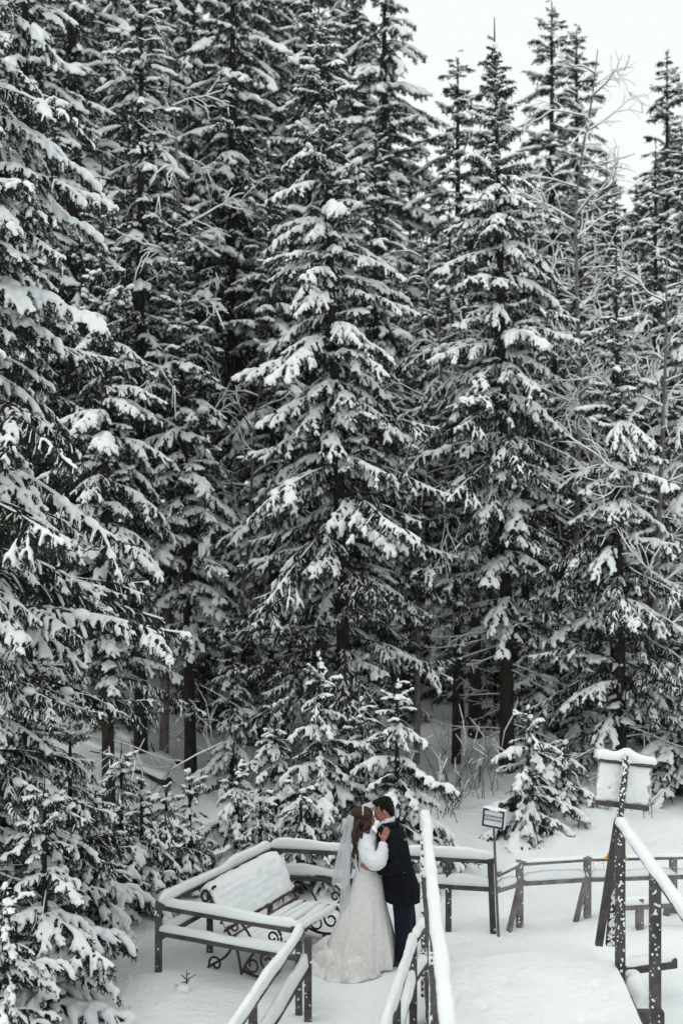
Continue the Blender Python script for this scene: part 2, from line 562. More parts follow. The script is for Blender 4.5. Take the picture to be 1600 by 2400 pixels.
def lean_at(lean, h, H):
    """sideways offset of the trunk at height h"""
    return lean[0] * h + lean[2] * math.sin(3.0 * h / H) , lean[1] * h

def trunk_mesh(H, r0, lean, rng, mats, snow_side=True):
    n = 16
    hs = np.linspace(-.6, H, n)
    pts = np.array([[*lean_at(lean, max(h, 0), H), h] for h in hs])
    rad = r0 * (1 - (hs.clip(0) / H)) ** .8 + .012
    rad[0] *= 1.25; rad[1] *= 1.08
    mb = MB()
    mb.tube(pts, rad, 10, 0)
    return mb.mesh('trunk', mats, True)

def plant_spruce(name, label, pos, H, Rmax, base, seed, rz=0., r0=None, lean=(0, 0, 0), group=None, young=False, merged=None, per=5, spacing=.36, dead=8, top_pow=.85, gap=0., cat='tree', leader=True, inner=2, shade=False):
    rng = np.random.default_rng(seed)
    root = thing(name, label, cat, pos, rz, group)
    r0 = r0 or (H * .0075 + .02)
    link('trunk', trunk_mesh(H, r0, lean, rng, [BARK]), root)
    plan = tree_plan(rng, H, Rmax, base, top_pow, spacing, per, young, gap=gap, inner=inner, shade=shade)
    # crown: the leading shoot and the inner twigs, carrying every branch
    mb = MB()
    x, y = lean_at(lean, H, H)
    if leader:
        k = min(1., H / 6)
        for i in range(5):
            a = i * 1.256 + seed
            mb.tube([(x, y, H - .32 * k), (x + .12 * k * math.cos(a), y + .12 * k * math.sin(a), H - .18 * k)], [.016 * k, .010 * k], 5, 0)
        mb.tube([(x, y, H - .5), (x, y, H - .1), (x, y, H + (.12 if young else .42 * k))], [.022, .018, .008] if not young else [.010, .008, .004], 5, 0)
        mb.blob((x + .01, y, H - .05), (.05 * k, .05 * k, .07 * k), rng, .2, 1, 1)
        if young:
            if seed % 2: mb.blob((x - .012, y, H + .015), (.026, .024, .045), rng, .18, 2, 1, rot=[[.9, 0, .3], [0, 1, 0], [-.3, 0, .9]])
            mb.blob((x + .02, y - .01, H - .12), (.045, .035, .035), rng, .25, 2, 1)
    for i in range(14):
        h = rng.uniform(base, H * .9); a = rng.uniform(0, 6.28); l = Rmax * .35 * (1 - h / H) + .1
        x, y = lean_at(lean, h, H)
        mb.tube([(x, y, h), (x + l * .5 * math.cos(a), y + l * .5 * math.sin(a), h + .02), (x + l * math.cos(a), y + l * math.sin(a), h - .1)], [.014, .01, .005], 4, 0)
    crown = mb.build('crown', [NEEDLE, SNOW], root, True)
    for (h, az, Lb, key, i, pitch) in plan:
        p = PROTO[key][i]
        k = Lb / p.L
        x, y = lean_at(lean, h, H)
        o = link('branch', p.mesh(), crown)
        o.location = (x, y, h)
        o.rotation_euler = (0, pitch, az)
        o.scale = (k, k * rng.choice([-1, 1]) * rng.uniform(.85, 1.15), k)
    for i in range(dead):
        h = rng.uniform(.12, 1.) * base + .3
        x, y = lean_at(lean, h, H)
        p = PROTO['dead'][int(rng.integers(3))]
        o = link('dead_branch', p.mesh(), crown)
        o.location = (x, y, h); k = rng.uniform(.5, 1.1) * min(1, Rmax / 1.6)
        o.rotation_euler = (0, R(rng.uniform(-12, 18)), rng.uniform(0, 6.28)); o.scale = (k, k, k)
    return root

_far = {}
def far_meshes(kind, H, Rmax, base, seed, per, spacing, young=False):
    """one trunk and one joined crown, shared by the trees of a far row"""
    key = (kind, seed)
    if key in _far: return _far[key]
    rng = np.random.default_rng(seed)
    plan = tree_plan(rng, H, Rmax, base, .62, spacing, per, young, gap=.08, shade=young)
    V, T_, M = [], [], []; nv = 0
    for (h, az, Lb, k, i, pitch) in plan:
        p = PF[k][i]
        sc = Lb / p.L
        v = p.v * np.array([sc, sc * rng.choice([-1, 1]), sc])
        cp, sp = math.cos(pitch), math.sin(pitch)
        v = v @ np.array([[cp, 0, sp], [0, 1, 0], [-sp, 0, cp]]).T
        ca, sa = math.cos(az), math.sin(az)
        V.append(v @ np.array([[ca, -sa, 0], [sa, ca, 0], [0, 0, 1]]).T + np.array([0, 0, h])); T_.append(p.t + nv); M.append(p.m); nv += len(v)
    V = np.concatenate(V); T_ = np.concatenate(T_); M = np.concatenate(M)
    me = tri_mesh('crown', V, T_, [NEEDLE, TWIG, SNOW], M, M == 2)
    tr = trunk_mesh(H, H * .006 + .02, (0, 0, 0), rng, [BARK])
    _far[key] = (tr, me)
    return _far[key]

def plant_far(name, label, pos, meshes, sc, rz, group):
    root = thing(name, label, 'tree', pos, rz, group)
    root.scale = sc
    link('trunk', meshes[0], root)
    link('crown', meshes[1], root)
    return root
protos()
# ------------------------------------------------------------------ ground
_vn = np.random.default_rng(5).random((256, 256))
def vnoise(x, y):
    xi = np.floor(x).astype(int); yi = np.floor(y).astype(int)
    fx = x - xi; fy = y - yi
    fx = fx * fx * (3 - 2 * fx); fy = fy * fy * (3 - 2 * fy)
    a = _vn[xi % 256, yi % 256]; b = _vn[(xi + 1) % 256, yi % 256]; c = _vn[xi % 256, (yi + 1) % 256]; d = _vn[(xi + 1) % 256, (yi + 1) % 256]
    return (a * (1 - fx) + b * fx) * (1 - fy) + (c * (1 - fx) + d * fx) * fy - .5

def sstep(a, b, x):
    t = np.clip((x - a) / (b - a), 0, 1)
    return t * t * (3 - 2 * t)

def ground_z(x, y):
    x = np.asarray(x, float); y = np.asarray(y, float)
    z = .20 * vnoise(x * .55 + 3, y * .55) + .10 * vnoise(x * 1.6, y * 1.6 + 9) + .030 * vnoise(x * 4, y * 4) + .010 * vnoise(x * 11, y * 11)
    flat = sstep(1.6, .6, np.abs(x + .3)) * sstep(13.6, 12.6, y) * sstep(9.5, 10.3, y)      # trodden platform
    z = z * (1 - .8 * flat)
    # the trodden path between its rails stays even
    z = z - .10 * sstep(12.6, 14.0, y) + .42 * sstep(14.2, 19.5, y)
    # snowbank on the left, open snow on the right, wooded hill behind
    z = z + sstep(17.0, 22, y) * sstep(-1.5, -4.5, x) * .7
    z = z + .10 * np.clip(y - 20.5, 0, 40) + .055 * np.clip(y - 28, 0, 60)
    z = z + .35 * vnoise(x * .25, y * .25) * sstep(16, 20, y)
    # snow heaped up to the end of the walkway
    ramp = sstep(.75, 1.1, x) * sstep(2.9, 2.4, x)
    z = z + ramp * (.34 * sstep(12.7, 11.15, y) * sstep(10.2, 11.0, y))
    z = z - .20 * sstep(2.6, 3.2, x) * sstep(12.2, 10.8, y)
    return z

def gz(x, y):
    return float(ground_z(np.array([x]), np.array([y]))[0])

def graded(a, b, step, far, grow):
    mid = list(np.arange(a, b + 1e-6, step))
    out, s, p = [], step, mid[-1]
    while p < far[1]:
        s *= grow; p += s; out.append(p)
    lo, s, p = [], step, mid[0]
    while p > far[0]:
        s *= grow; p -= s; lo.append(p)
    return np.array(lo[::-1] + mid + out)

xs = graded(-4.5, 4.5, .065, (-420, 420), 1.12)
ys = graded(7.5, 17.5, .065, (-60, 700), 1.09)
GX, GY = np.meshgrid(xs, ys, indexing='ij')
GZ = ground_z(GX, GY)
nx, ny = len(xs), len(ys)
gv = np.stack([GX, GY, GZ], -1).reshape(-1, 3)
idx = np.arange(nx * ny).reshape(nx, ny)
q = np.stack([idx[:-1, :-1], idx[1:, :-1], idx[1:, 1:], idx[:-1, 1:]], -1).reshape(-1, 4)
gt = np.concatenate([q[:, [0, 1, 2]], q[:, [0, 2, 3]]])
ground = link('ground', tri_mesh('ground', gv, gt, [SNOW_GROUND], None, np.ones(len(gt), bool)))
tag(ground, kind='structure')

# ------------------------------------------------------------------ spruces
def spot(px, d, dz=-.05):
    x = (px - 800) * d / FPX
    return (x, d, gz(x, d) + dz)

def tall(px, d, tip, R_, base, seed, label, lean=(0, 0, 0), tip_z=None, **k):
    p = spot(px, d)
    z = CAM_Z - (tip - 1200) * d / FPX
    return plant_spruce('spruce_tree', label, p, z - p[2], R_, base, seed, lean=lean, **k)

tall(-75, 11.3, -800, 2.5, 1.5, 3, 'huge dark spruce filling the left edge of the picture', group='spruces round the clearing', top_pow=.7, per=6, spacing=.42, dead=14, gap=.06)
tall(447, 19.0, 500, 1.5, 2.6, 7, 'slender spruce with bare dark trunk, next to the fallen logs', lean=(-.03, 0, .05), group='spruces round the clearing', spacing=.32, gap=.06, per=6, dead=14)
tall(812, 18.5, 40, 2.55, 1.7, 5, 'great spruce in the middle, directly behind the couple', lean=(-.037, 0, .06), group='spruces round the clearing', gap=.12, spacing=.34, dead=18, top_pow=.66, per=6)
tall(1188, 19.0, 100, 2.4, 2.6, 8, 'tall pointed spruce behind the small caution sign', lean=(-.018, 0, .04), group='spruces round the clearing', gap=.08, dead=18, spacing=.33, per=6, top_pow=.78)
tall(1455, 18.2, 640, 2.1, 1.3, 12, 'broad spruce behind the snow-plastered notice board', lean=(-.01, 0, 0), group='spruces round the clearing', gap=.08, dead=10)
tall(1075, 22.5, 520, 2.1, 2.4, 14, 'spruce showing between the middle spruce and the pointed one', lean=(-.02, 0, .05), group='spruces round the clearing', gap=.06, dead=10)
tall(1068, 19.6, 760, 1.0, 4.0, 18, 'thin spruce with a long bare trunk deep behind the groom', lean=(-.02, 0, .08), group='spruces round the clearing', dead=16, r0=.07)
tall(1112, 21.6, 640, 1.1, 4.6, 19, 'bare-trunked spruce standing above the caution sign', lean=(-.03, 0, .1), group='spruces round the clearing', dead=16, r0=.12)
tall(640, 23.0, 330, 2.0, 2.2, 15, 'spruce half hidden left of the great middle spruce', lean=(-.01, 0, .05), group='spruces round the clearing', gap=.06, dead=10)
tall(255, 17.5, 420, 1.9, 2.2, 16, 'drooping spruce between the huge left spruce and the slender one', lean=(-.01, 0, .0), group='spruces round the clearing', gap=.06, dead=8)
tall(1610, 20.5, 330, 2.2, 1.2, 17, 'spruce cut off by the right edge behind the open snow', group='spruces round the clearing', gap=.06, dead=6)

FARM = [far_meshes('a', 20, 2.7, 4.2, 31, 6, .54), far_meshes('b', 18, 2.4, 3.6, 32, 6, .52), far_meshes('c', 20, 2.2, 4.8, 33, 6, .54)]
FARH = [20, 18, 20]
def far(px, d, tip, i, rz, wide=1.0, label=None, group='forest behind the clearing'):
    p = spot(px, d, -.2)
    z = CAM_Z - (tip - 1200) * d / FPX
    k = (z - p[2]) / FARH[i]
    plant_far('spruce_tree', label or 'tall snowy spruce in the dense forest behind the clearing', p, FARM[i], (k * wide, k * wide, k), rz, group)

far(1072, 28, 138, 1, 1.0, 1.5, 'spruce with a thin tip against the sky, next to the pointed spruce')
far(1292, 35, 5, 2, 2.0, 1.5, 'tallest far spruce standing against the white sky')
far(1350, 37, 72, 1, 3.1, 1.4, 'far spruce leaning close to the right of the tallest one')
far(1562, 30, 125, 0, .4, 1.3, 'far narrow spruce against the sky at the right edge')
far(900, 29, -260, 0, 4.4, 1.1, 'tall far spruce whose branches reach into the sky gap')
far(728, 25, -160, 1, 5.2, 1.1, 'tall spruce rising just behind the top of the middle spruce')
rr = random.Random(4)
for px, d, tip in [(60, 18.5, -420), (170, 22, -560), (330, 25, -420), (450, 29, -500), (545, 24.5, -300), (610, 31, -480), (-40, 23, -500), (250, 31, -600), (400, 34, -500), (510, 36, -420), (120, 29, -620), (830, 33, -220), (690, 35, -380), (20, 33, -560), (780, 39, -200), (330, 19.5, -120),
                   (960, 34, 330), (1150, 33, 420), (1230, 27, 380), (1420, 31, 380), (1490, 26, 400), (1010, 40, 440), (1110, 41, 520), (1400, 40, 430), (1500, 38, 430), (1620, 34, 300), (1240, 42, 400), (900, 42, 250), (1360, 29, 470), (1560, 42, 420), (1680, 28, 200), (-120, 28, -500), (1000, 25.5, 560), (880, 24, 300), (560, 42, -300), (180, 40, -500), (1440, 24, 500), (1535, 23.5, 360), (1595, 26, 280), (1300, 25, 540)]:
    far(px, d, tip + rr.uniform(-40, 40), rr.randrange(3), rr.uniform(0, 6.28), rr.uniform(1.0, 1.3))

# ------------------------------------------------------------------ young spruces
def young(px, d, tip, R_, seed, label, per=6, spacing=.2, dz=-.05, **k):
    p = spot(px, d, dz)
    z = CAM_Z - (tip - 1200) * d / FPX
    H = z - p[2]
    plant_spruce('young_spruce', label, p, H, R_, min(.12, H * .2), seed, young=True, per=per, spacing=spacing, dead=0, r0=.014 + H * .007, top_pow=.75, gap=.18, group='young spruces along the railing', **k)

young(748, 15.2, 1535, 1.06, 41, 'young spruce with snow-capped tip straight behind the bride')
young(930, 14.9, 1585, 1.23, 42, 'bushy young spruce right behind the groom')
young(645, 16.2, 1655, 0.95, 43, 'young spruce behind the railing corner, left of the bride')
young(555, 14.9, 1790, 0.95, 44, 'low young spruce buried in snow lumps behind the bench', spacing=.17)
young(1238, 16.4, 1660, 1.18, 45, 'sprawling young spruce behind the caution sign')
young(332, 13.5, 1835, .85, 46, 'young spruce standing behind the left corner post', spacing=.18)
young(225, 12.7, 1850, .9, 47, 'young spruce growing left of the corner post, under the huge spruce', spacing=.18)
young(105, 10.5, 1850, 1.05, 48, 'dark young spruce in the bottom left corner', spacing=.18)
young(15, 9.6, 2080, .8, 49, 'small spruce cut off by the left edge near the bottom', spacing=.17)
young(545, 18.4, 1480, .8, 50, 'thin young spruce beside the slender spruce')
young(445, 14.6, 1810, .62, 51, 'small young spruce between the bench railing and the fallen logs', spacing=.17)
young(1590, 18.0, 1480, 1.0, 52, 'young spruce beyond the open snow at the right edge')
young(1360, 19.5, 1440, .9, 53, 'young spruce in shade behind the notice board')
young(680, 20.5, 1400, .9, 54, 'young spruce in shade behind the one left of the bride')

young(848, 15.6, 1640, .95, 57, 'young spruce filling the gap between the two behind the couple')
young(610, 14.4, 1850, .7, 60, 'small snow-lumped spruce touching the railing corner', spacing=.16)
young(705, 14.5, 1830, .7, 61, 'small spruce close behind the far railing beside the veil', spacing=.16)
young(1320, 17.4, 1720, .8, 62, 'low spruce half hidden by the sprawling one', spacing=.18)
young(60, 12.0, 1640, 1.0, 63, 'young spruce in the shade of the huge left spruce', spacing=.19)
young(860, 20.5, 1420, .9, 65, 'shaded young spruce right of the great middle trunk')
young(1260, 21.5, 1420, .9, 66, 'shaded young spruce right of the pointed spruce trunk')
young(215, 20.5, 1380, 1.0, 69, 'shaded young spruce above the fallen logs')
young(165, 12.9, 1690, 1.0, 81, 'dark young spruce below the huge left spruce, nearest the logs', spacing=.19, shade=True)
young(285, 14.2, 1760, .9, 82, 'dark young spruce in front of the fallen logs', spacing=.18, shade=True)
young(110, 14.6, 1590, 1.0, 83, 'tallest dark young spruce under the huge left spruce', spacing=.2, shade=True)
young(390, 14.4, 1850, .75, 84, 'dark low spruce between the corner post and the bench railing', spacing=.17, shade=True)
young(20, 11.6, 1760, 1.0, 85, 'dark young spruce at the very left edge', spacing=.18, shade=True)
YF = far_meshes('young', 3.0, 1.15, .15, 34, 6, .22, True)
for px, d, tip in [(480, 22, 1400), (570, 25, 1380), (640, 21.5, 1500), (740, 23, 1420), (905, 22.5, 1440), (960, 26, 1400), (1040, 24.5, 1480), (1160, 22.5, 1470), (1205, 25, 1400), (1320, 22, 1440), (1400, 24, 1400), (1530, 21.5, 1420), (300, 23.5, 1420), (400, 26.5, 1360), (150, 22.5, 1380), (850, 25.5, 1400), (1110, 27, 1400), (690, 27, 1380)]:
    p = spot(px, d, -.1); k = (CAM_Z - (tip - 1200) * d / FPX - p[2]) / 3.0
    plant_far('young_spruce', 'dark young spruce deep between the forest trunks', p, YF, (k * 1.15, k * 1.15, k), rr.uniform(0, 6.28), 'undergrowth spruces deep in the forest')
# ------------------------------------------------------------------ bare trees under snow
def bare_tree_arrays(seed, H, spread, n1, start, up, thick, tw=1.0):
    rng = np.random.default_rng(seed)
    tb, cb = MB(), MB()
    s = np.linspace(0, 1, 16)
    tr = np.stack([.35 * (noise1(rng, 16, 4) - .5) * s * 2 + .25 * s, .3 * (noise1(rng, 16, 4) - .5) * s, H * s], 1)
    tb.tube(np.vstack([[tr[0] - [0, 0, .5]], tr]), np.concatenate([[thick * 1.15], thick * (1 - s) ** .8 + .008]), 8, 0)
    def sn(P, r):
        n = len(P)
        lump = .7 + .8 * noise1(rng, n, max(2, n // 2))
        cb.tube(P, np.linspace(r, r * .55, n) * lump, 5, 1, up=.75)
    def twig(A, D, l, r, lvl):
        n = 9 if lvl == 1 else 6 if lvl == 2 else 4
        u = np.linspace(0, 1, n)[:, None]
        wob = np.stack([noise1(rng, n, 3) - .5, noise1(rng, n, 3) - .5, noise1(rng, n, 3) - .5], 1) * l * (.22 if lvl < 3 else .18)
        P = A + l * (D * u + np.array([0, 0, up - rng.uniform(.1, .55) - .06 * lvl]) * u ** 2.2) + wob * u
        cb.tube(P, np.linspace(r, max(r * .3, .003), n), 5 if lvl == 1 else 3, 0, cap=False)
        if rng.random() < (.95 if lvl < 3 else .75): sn(P, [0, .017, .012, .0085][lvl] * rng.uniform(.7, 1.3) * tw)
        if lvl == 3: return
        T = unit(np.gradient(P, axis=0))
        m = int((6 if lvl == 1 else 4) * min(1.5, max(.6, l)))
        for i in range(m):
            k = int(rng.integers(1, n))
            az = rng.uniform(0, 6.28)
            side = unit(np.cross(T[k], np.array([math.cos(az), math.sin(az), .3])))
            twig(P[k], unit(T[k] * .8 + side * rng.uniform(.4, .9)), l * rng.uniform(.3, .6), r * .5, lvl + 1)
    for i in range(n1):
        q = start + (1 - start) * (i + rng.random() * .7) / n1 * .97
        k = q * 15; i0 = int(k); f = k - i0
        A = tr[i0] * (1 - f) + tr[min(i0 + 1, 15)] * f
        az = i * 2.4 + rng.uniform(-.5, .5)
        D = unit(np.array([math.cos(az), math.sin(az), rng.uniform(.25, .8)]))
        twig(A, D, spread * (1 - .65 * (q - start) / (1 - start)) * rng.uniform(.7, 1.15), .018, 1)
    return tb.mesh('trunk', [BIRCH], True), cb.mesh('crown', [BIRCH, SNOW], True)

def bare(px, d, tip, spread, n1, start, seed, label, thick=.07, up=.35, tw=1.0, name='bare_tree'):
    p = spot(px, d)
    H = CAM_Z - (tip - 1200) * d / FPX - p[2]
    a, b = bare_tree_arrays(seed, H, spread, n1, start, up, thick, tw)
    root = thing(name, label, 'tree', p, 0, 'leafless trees among the spruces')
    link('trunk', a, root); link('crown', b, root)

bare(385, 19.6, 60, 1.8, 16, .42, 71, 'leafless tree with snow-lined limbs above the slender spruce', .075, tw=1.1, up=.22)
bare(1352, 21.0, 110, 2.3, 34, .30, 72, 'leafless birch with snow-lined twigs right of the pointed spruce', .06, tw=1.1)
bare(975, 19.5, 560, 1.7, 18, .35, 73, 'leafless tree of drooping white twigs between the two biggest spruces', .05, .2)
bare(1520, 18.6, 560, 2.0, 20, .25, 74, 'leafless tree with arching white boughs at the right edge', .06, .3)
bare(560, 21.0, 780, 1.5, 12, .4, 75, 'thin leafless tree left of the great middle spruce', .04, .3)
# ------------------------------------------------------------------ snow on timber
def snow_cap(a, b, w, h, seed, over=.01, ends=(True, True), wave=.35):
    """rounded ridge of snow lying on a rail from a to b (points on the top of the timber)"""
    rng = np.random.default_rng(seed)
    a = np.array(a, float); b = np.array(b, float)
    L = np.linalg.norm(b - a); n = max(8, int(L / .035))
    s = np.linspace(0, 1, n)
    x = (b - a) / L
    y = unit(np.cross(np.array([0, 0, 1.]), x)); z = np.cross(x, y)
    k = 13
    ang = np.linspace(0, math.pi, k)
    hh = .74 * h * (1 + wave * (noise1(rng, n, max(2, int(L / .35))) - .5) * 2 + .12 * (noise1(rng, n, max(3, int(L / .08))) - .5))
    ww = (w / 2 + over) * (1 + .16 * (noise1(rng, n, max(2, int(L / .2))) - .5) * 2)
    e = np.ones(n)
    r = min(.10 / L, .3)
    if ends[0]: e *= np.clip(s / r, .03, 1) ** .5
    if ends[1]: e *= np.clip((1 - s) / r, .03, 1) ** .5
    V = []
    drift = (noise1(rng, n, max(2, int(L / .5))) - .5) * .018
    for i in range(n):
        c = a + (b - a) * s[i]
        px = np.cos(ang); pz = np.sin(ang)
        px = np.sign(px) * np.abs(px) ** .72; pz = pz ** .8
        lw = 1 + .10 * (rng.random(k) - .5)
        V.append(c + np.outer(px * ww[i] * e[i] ** .5 * lw + drift[i], y) + np.outer(pz * hh[i] * e[i] * lw - .004 - .014 * (np.abs(px) > .85), z))
    V = np.concatenate(V); F = []
    for i in range(n - 1):
        for j in range(k - 1):
            F.append((i * k + j, i * k + j + 1, (i + 1) * k + j + 1, (i + 1) * k + j))
        F.append((i * k + k - 1, i * k, (i + 1) * k, (i + 1) * k + k - 1))
    F.append(tuple(range(k))); F.append(tuple(range((n - 1) * k, n * k))[::-1])
    return V, F

def caps(name, parent, items, seed):
    """items: (a, b, width, height)"""
    for i, it in enumerate(items):
        v, f = snow_cap(*it, seed + i)
        mb = MB(); mb.add(v, f)
        mb.build(name, [SNOW], parent, True)

def plaster(parent, spots, seed, name='clinging_snow', voxel=.0068):
    """lumps of blown snow stuck to posts: spots = (base, top, half width, faces, density)"""
    rng = np.random.default_rng(seed)
    mb = MB()
    for (a, b, hw, faces, dens) in spots:
        a = np.array(a, float); b = np.array(b, float); L = np.linalg.norm(b - a)
        pat = noise1(rng, 60, max(3, int(L / .16)))
        for _ in range(int(L * dens * 4.5)):
            t = rng.random()
            if pat[int(t * 59)] < .36 and rng.random() < .8: continue
            f = faces[int(rng.integers(len(faces)))]
            f = np.array([f[0], f[1], 0.]); side = np.array([-f[1], f[0], 0.])
            c = a + (b - a) * t + f * hw + side * rng.uniform(-.85, .85) * hw
            r = rng.uniform(.004, .0135)
            mb.blob(c, np.abs(f) * r * .6 + np.abs(side) * r * 1.1 + np.array([0, 0, r * 1.35]), rng, .2, 1)
    me = remesh(mb, name, voxel, [SNOW], .7, 1)
    return tag(link(name, me, parent), kind='stuff')

def fence(name, label, posts, rails, seed, mat, cat='railing', group='timber railings', post_w=.085, cap_h=.09, bury=.35, plaster_faces=((-1, 0), (-1, 0), (0, -1)), dens=12, extra=None):
    """posts: (x, y, base z, top z, dx lean); rails: (a, b, timber w, timber h, cap h)"""
    c = posts[0]
    root = thing(name, label, cat, (c[0], c[1], c[2]))
    off = Vector((c[0], c[1], c[2]))
    sp = []
    for p in posts:
        a = Vector((p[0], p[1], p[2] - bury)) - off
        b = Vector((p[0] + (p[4] if len(p) > 4 else 0), p[1], p[3])) - off
        mb = MB(); mb.beam(a, b, post_w, post_w, 0, .006)
        mb.build('post', mat, root)
        sp.append((np.array(a) + [0, 0, bury], np.array(b), post_w / 2, plaster_faces, dens))
    cp = []
    for (a, b, w, h, ch) in rails:
        a = Vector(a) - off; b = Vector(b) - off
        mb = MB(); mb.beam(a, b, w, h, 0, .006)
        mb.build('rail', mat, root)
        if ch > 0:
            up = Vector((0, 0, h / 2))
            cp.append(((a + up)[:], (b + up)[:], w, ch))
    if extra:
        for (a, b, w, h, nm) in extra:
            mb = MB(); mb.beam(Vector(a) - off, Vector(b) - off, w, h, 0, .005); mb.build(nm, mat, root)
    if cp: caps('snow_cap', root, cp, seed)
    if dens: plaster(root, sp, seed + 50)
    return root

TZ, LZ = .78, .47            # top and lower rail heights of the platform railing
LP = (-1.82, 11.34); FC = (-.83, 13.27); NC = (-.40, 10.68); EE = (1.72, 12.80)
def v3(p, z): return (p[0], p[1], z)
def mixp(a, b, t): return (a[0] + (b[0] - a[0]) * t, a[1] + (b[1] - a[1]) * t)
m1 = mixp(LP, FC, .42); m2 = mixp(FC, EE, .36); m3 = mixp(FC, EE, .80); m4 = mixp(LP, NC, .30)
fence('railing', 'dark timber railing round the bench platform, deep snow on its rails',
      [(*LP, 0, TZ + .04), (*m1, 0, TZ), (*FC, -.1, TZ + .02), (*m2, -.1, TZ - .02), (*m3, -.12, TZ - .02), (*EE, -.12, TZ + .03, -.05), (*NC, 0, TZ - .02)],
      [(v3(LP, TZ), v3(FC, TZ), .06, .07, .10), (v3(LP, LZ), v3(FC, LZ), .05, .08, .09),
       (v3(LP, TZ), v3(NC, TZ), .06, .07, .085), (v3(LP, LZ + .05), v3(NC, LZ + .05), .05, .07, .09),
       (v3(FC, TZ), v3(EE, TZ), .06, .07, .115), (v3(FC, LZ), v3(EE, LZ), .05, .08, .12)],
      100, WOOD_DARK, post_w=.065)
PA = (-1.0, 7.75)
fence('railing', 'timber railing running from the bench platform towards the viewer, left side of the path',
      [(NC[0] + .09, NC[1] - .13, 0, TZ - .03), (*mixp(NC, PA, .52), 0, TZ - .03), (*PA, 0, TZ - .03)],
      [(v3((NC[0] + .03, NC[1] - .02), TZ), v3(PA, TZ), .06, .07, .09), (v3((NC[0] + .09, NC[1] - .05), LZ), v3((PA[0] + .07, PA[1]), LZ), .05, .08, .15)],
      120, WOOD_DARK, post_w=.07)
QB = (.655, 10.42); QA = (.27, 8.2); QC = (.80, 10.86)
fence('railing', 'low timber railing beside the groom, right side of the path',
      [(*QB, -.05, TZ - .03), (*mixp(QB, QA, .55), -.05, TZ - .03), (*QA, -.05, TZ - .03)],
      [(v3(QB, TZ), v3(QA, TZ), .06, .07, .09), (v3(QB, LZ - .05), v3(QA, LZ - .05), .05, .08, .10),
       (v3(QB, TZ - .01), v3(QC, TZ - .01), .055, .08, .09), (v3(QB, LZ - .06), v3(QC, LZ - .06), .05, .075, .09)],
      140, WOOD_DARK, post_w=.07)
WZ = 1.72
fence('railing', 'high handrail along the left side of the snowy walkway',
      [(.815, 11.10, -.1, WZ), (.735, 8.95, -.1, WZ), (.63, 6.3, -.1, WZ)],
      [((.82, 11.2, WZ), (.50, 4.0, WZ), .075, .05, .07), ((.80, 11.1, WZ - .62), (.49, 4.0, WZ - .62), .04, .09, 0)],
      160, WOOD_DARK, post_w=.085, dens=190)
fence('railing', 'high handrail along the right side of the snowy walkway',
      [(2.675, 10.94, .1, WZ), (2.60, 9.45, .1, WZ), (2.48, 7.0, .1, WZ)],
      [((2.675, 11.0, WZ), (2.33, 4.4, WZ), .085, .05, .045)],
      180, WOOD_DARK, post_w=.085, dens=26, plaster_faces=((0, -1), (0, -1), (-1, 0)))
fence('railing', 'weathered grey railing winding off beyond the walkway',
      [(2.02, 12.93, -.1, .74), (2.86, 13.26, -.1, .68), (3.90, 13.4, -.1, .66), (3.30, 12.62, -.12, .42), (3.98, 12.7, -.12, .46)],
      [((1.74, 12.80, .62), (2.02, 12.93, .71), .06, .06, .02), ((2.02, 12.93, .71), (2.86, 13.26, .66), .06, .055, .018), ((2.86, 13.26, .66), (5.6, 13.6, .62), .06, .055, .015),
       ((1.74, 12.80, .45), (2.02, 12.93, .49), .05, .075, .11), ((2.02, 12.93, .49), (2.86, 13.26, .43), .05, .075, .10), ((2.86, 13.26, .43), (5.6, 13.6, .40), .05, .075, .08),
       ((3.1, 12.60, .33), (4.6, 12.72, .37), .05, .08, .08)],
      200, WOOD_GREY, post_w=.08, dens=18,
      extra=[((1.84, 12.80, -.2), (2.0, 12.90, .40), .07, .035, 'brace'), ((2.66, 13.14, -.2), (2.83, 13.24, .38), .07, .035, 'brace'), ((3.72, 13.2, -.2), (3.88, 13.36, .38), .07, .035, 'brace')])

# ------------------------------------------------------------------ snowy walkway
DZ = .33
def deck_z(u, v, x, y):
    z = DZ + .035 * vnoise(x * 1.3, y * 1.3 + 4) + .022 * vnoise(x * 5, y * 5) + .010 * vnoise(x * 13, y * 13) + .03 * np.sin(np.pi * np.clip(u, 0, 1)) * 0
    edge = np.minimum(u, 1 - u) * 1.75
    z = z - .16 * np.clip(1 - edge / .07, 0, 1) ** 2
    rng = np.random.default_rng(77)
    for i in range(34):                                  # half-filled footprints
        fx, fy = .95 + 1.5 * rng.random(), 8.2 + 3.0 * rng.random()
        a = rng.normal(1.57, .35)
        dx, dy = x - fx, y - fy
        p, q_ = dx * math.cos(a) + dy * math.sin(a), -dx * math.sin(a) + dy * math.cos(a)
        z = z - rng.uniform(.015, .038) * np.exp(-(p / .10) ** 4 - (q_ / .045) ** 4)
    return z
nu, nvv = 70, 260
U, Vv = np.meshgrid(np.linspace(0, 1, nu), np.linspace(0, 1, nvv), indexing='ij')
YY = 3.5 + (11.25 - 3.5) * Vv
XL = .83 - .04 * (11.2 - YY); XR = 2.70 - .055 * (11.0 - YY)
XX = XL + (XR - XL) * U
ZZ = deck_z(U, Vv, XX, YY)
ZZ = ZZ - .2 * np.clip((YY - 11.05) / .2, 0, 1) ** 2
idx = np.arange(nu * nvv).reshape(nu, nvv)
q = np.stack([idx[:-1, :-1], idx[1:, :-1], idx[1:, 1:], idx[:-1, 1:]], -1).reshape(-1, 4)
walk = thing('walkway', None, None, (1.7, 9, 0)); del walk
walk = link('walkway', None); tag(walk, kind='structure')
walk.location = (1.7, 9, 0)
dv = np.stack([XX, YY, ZZ], -1).reshape(-1, 3) - np.array([1.7, 9, 0])
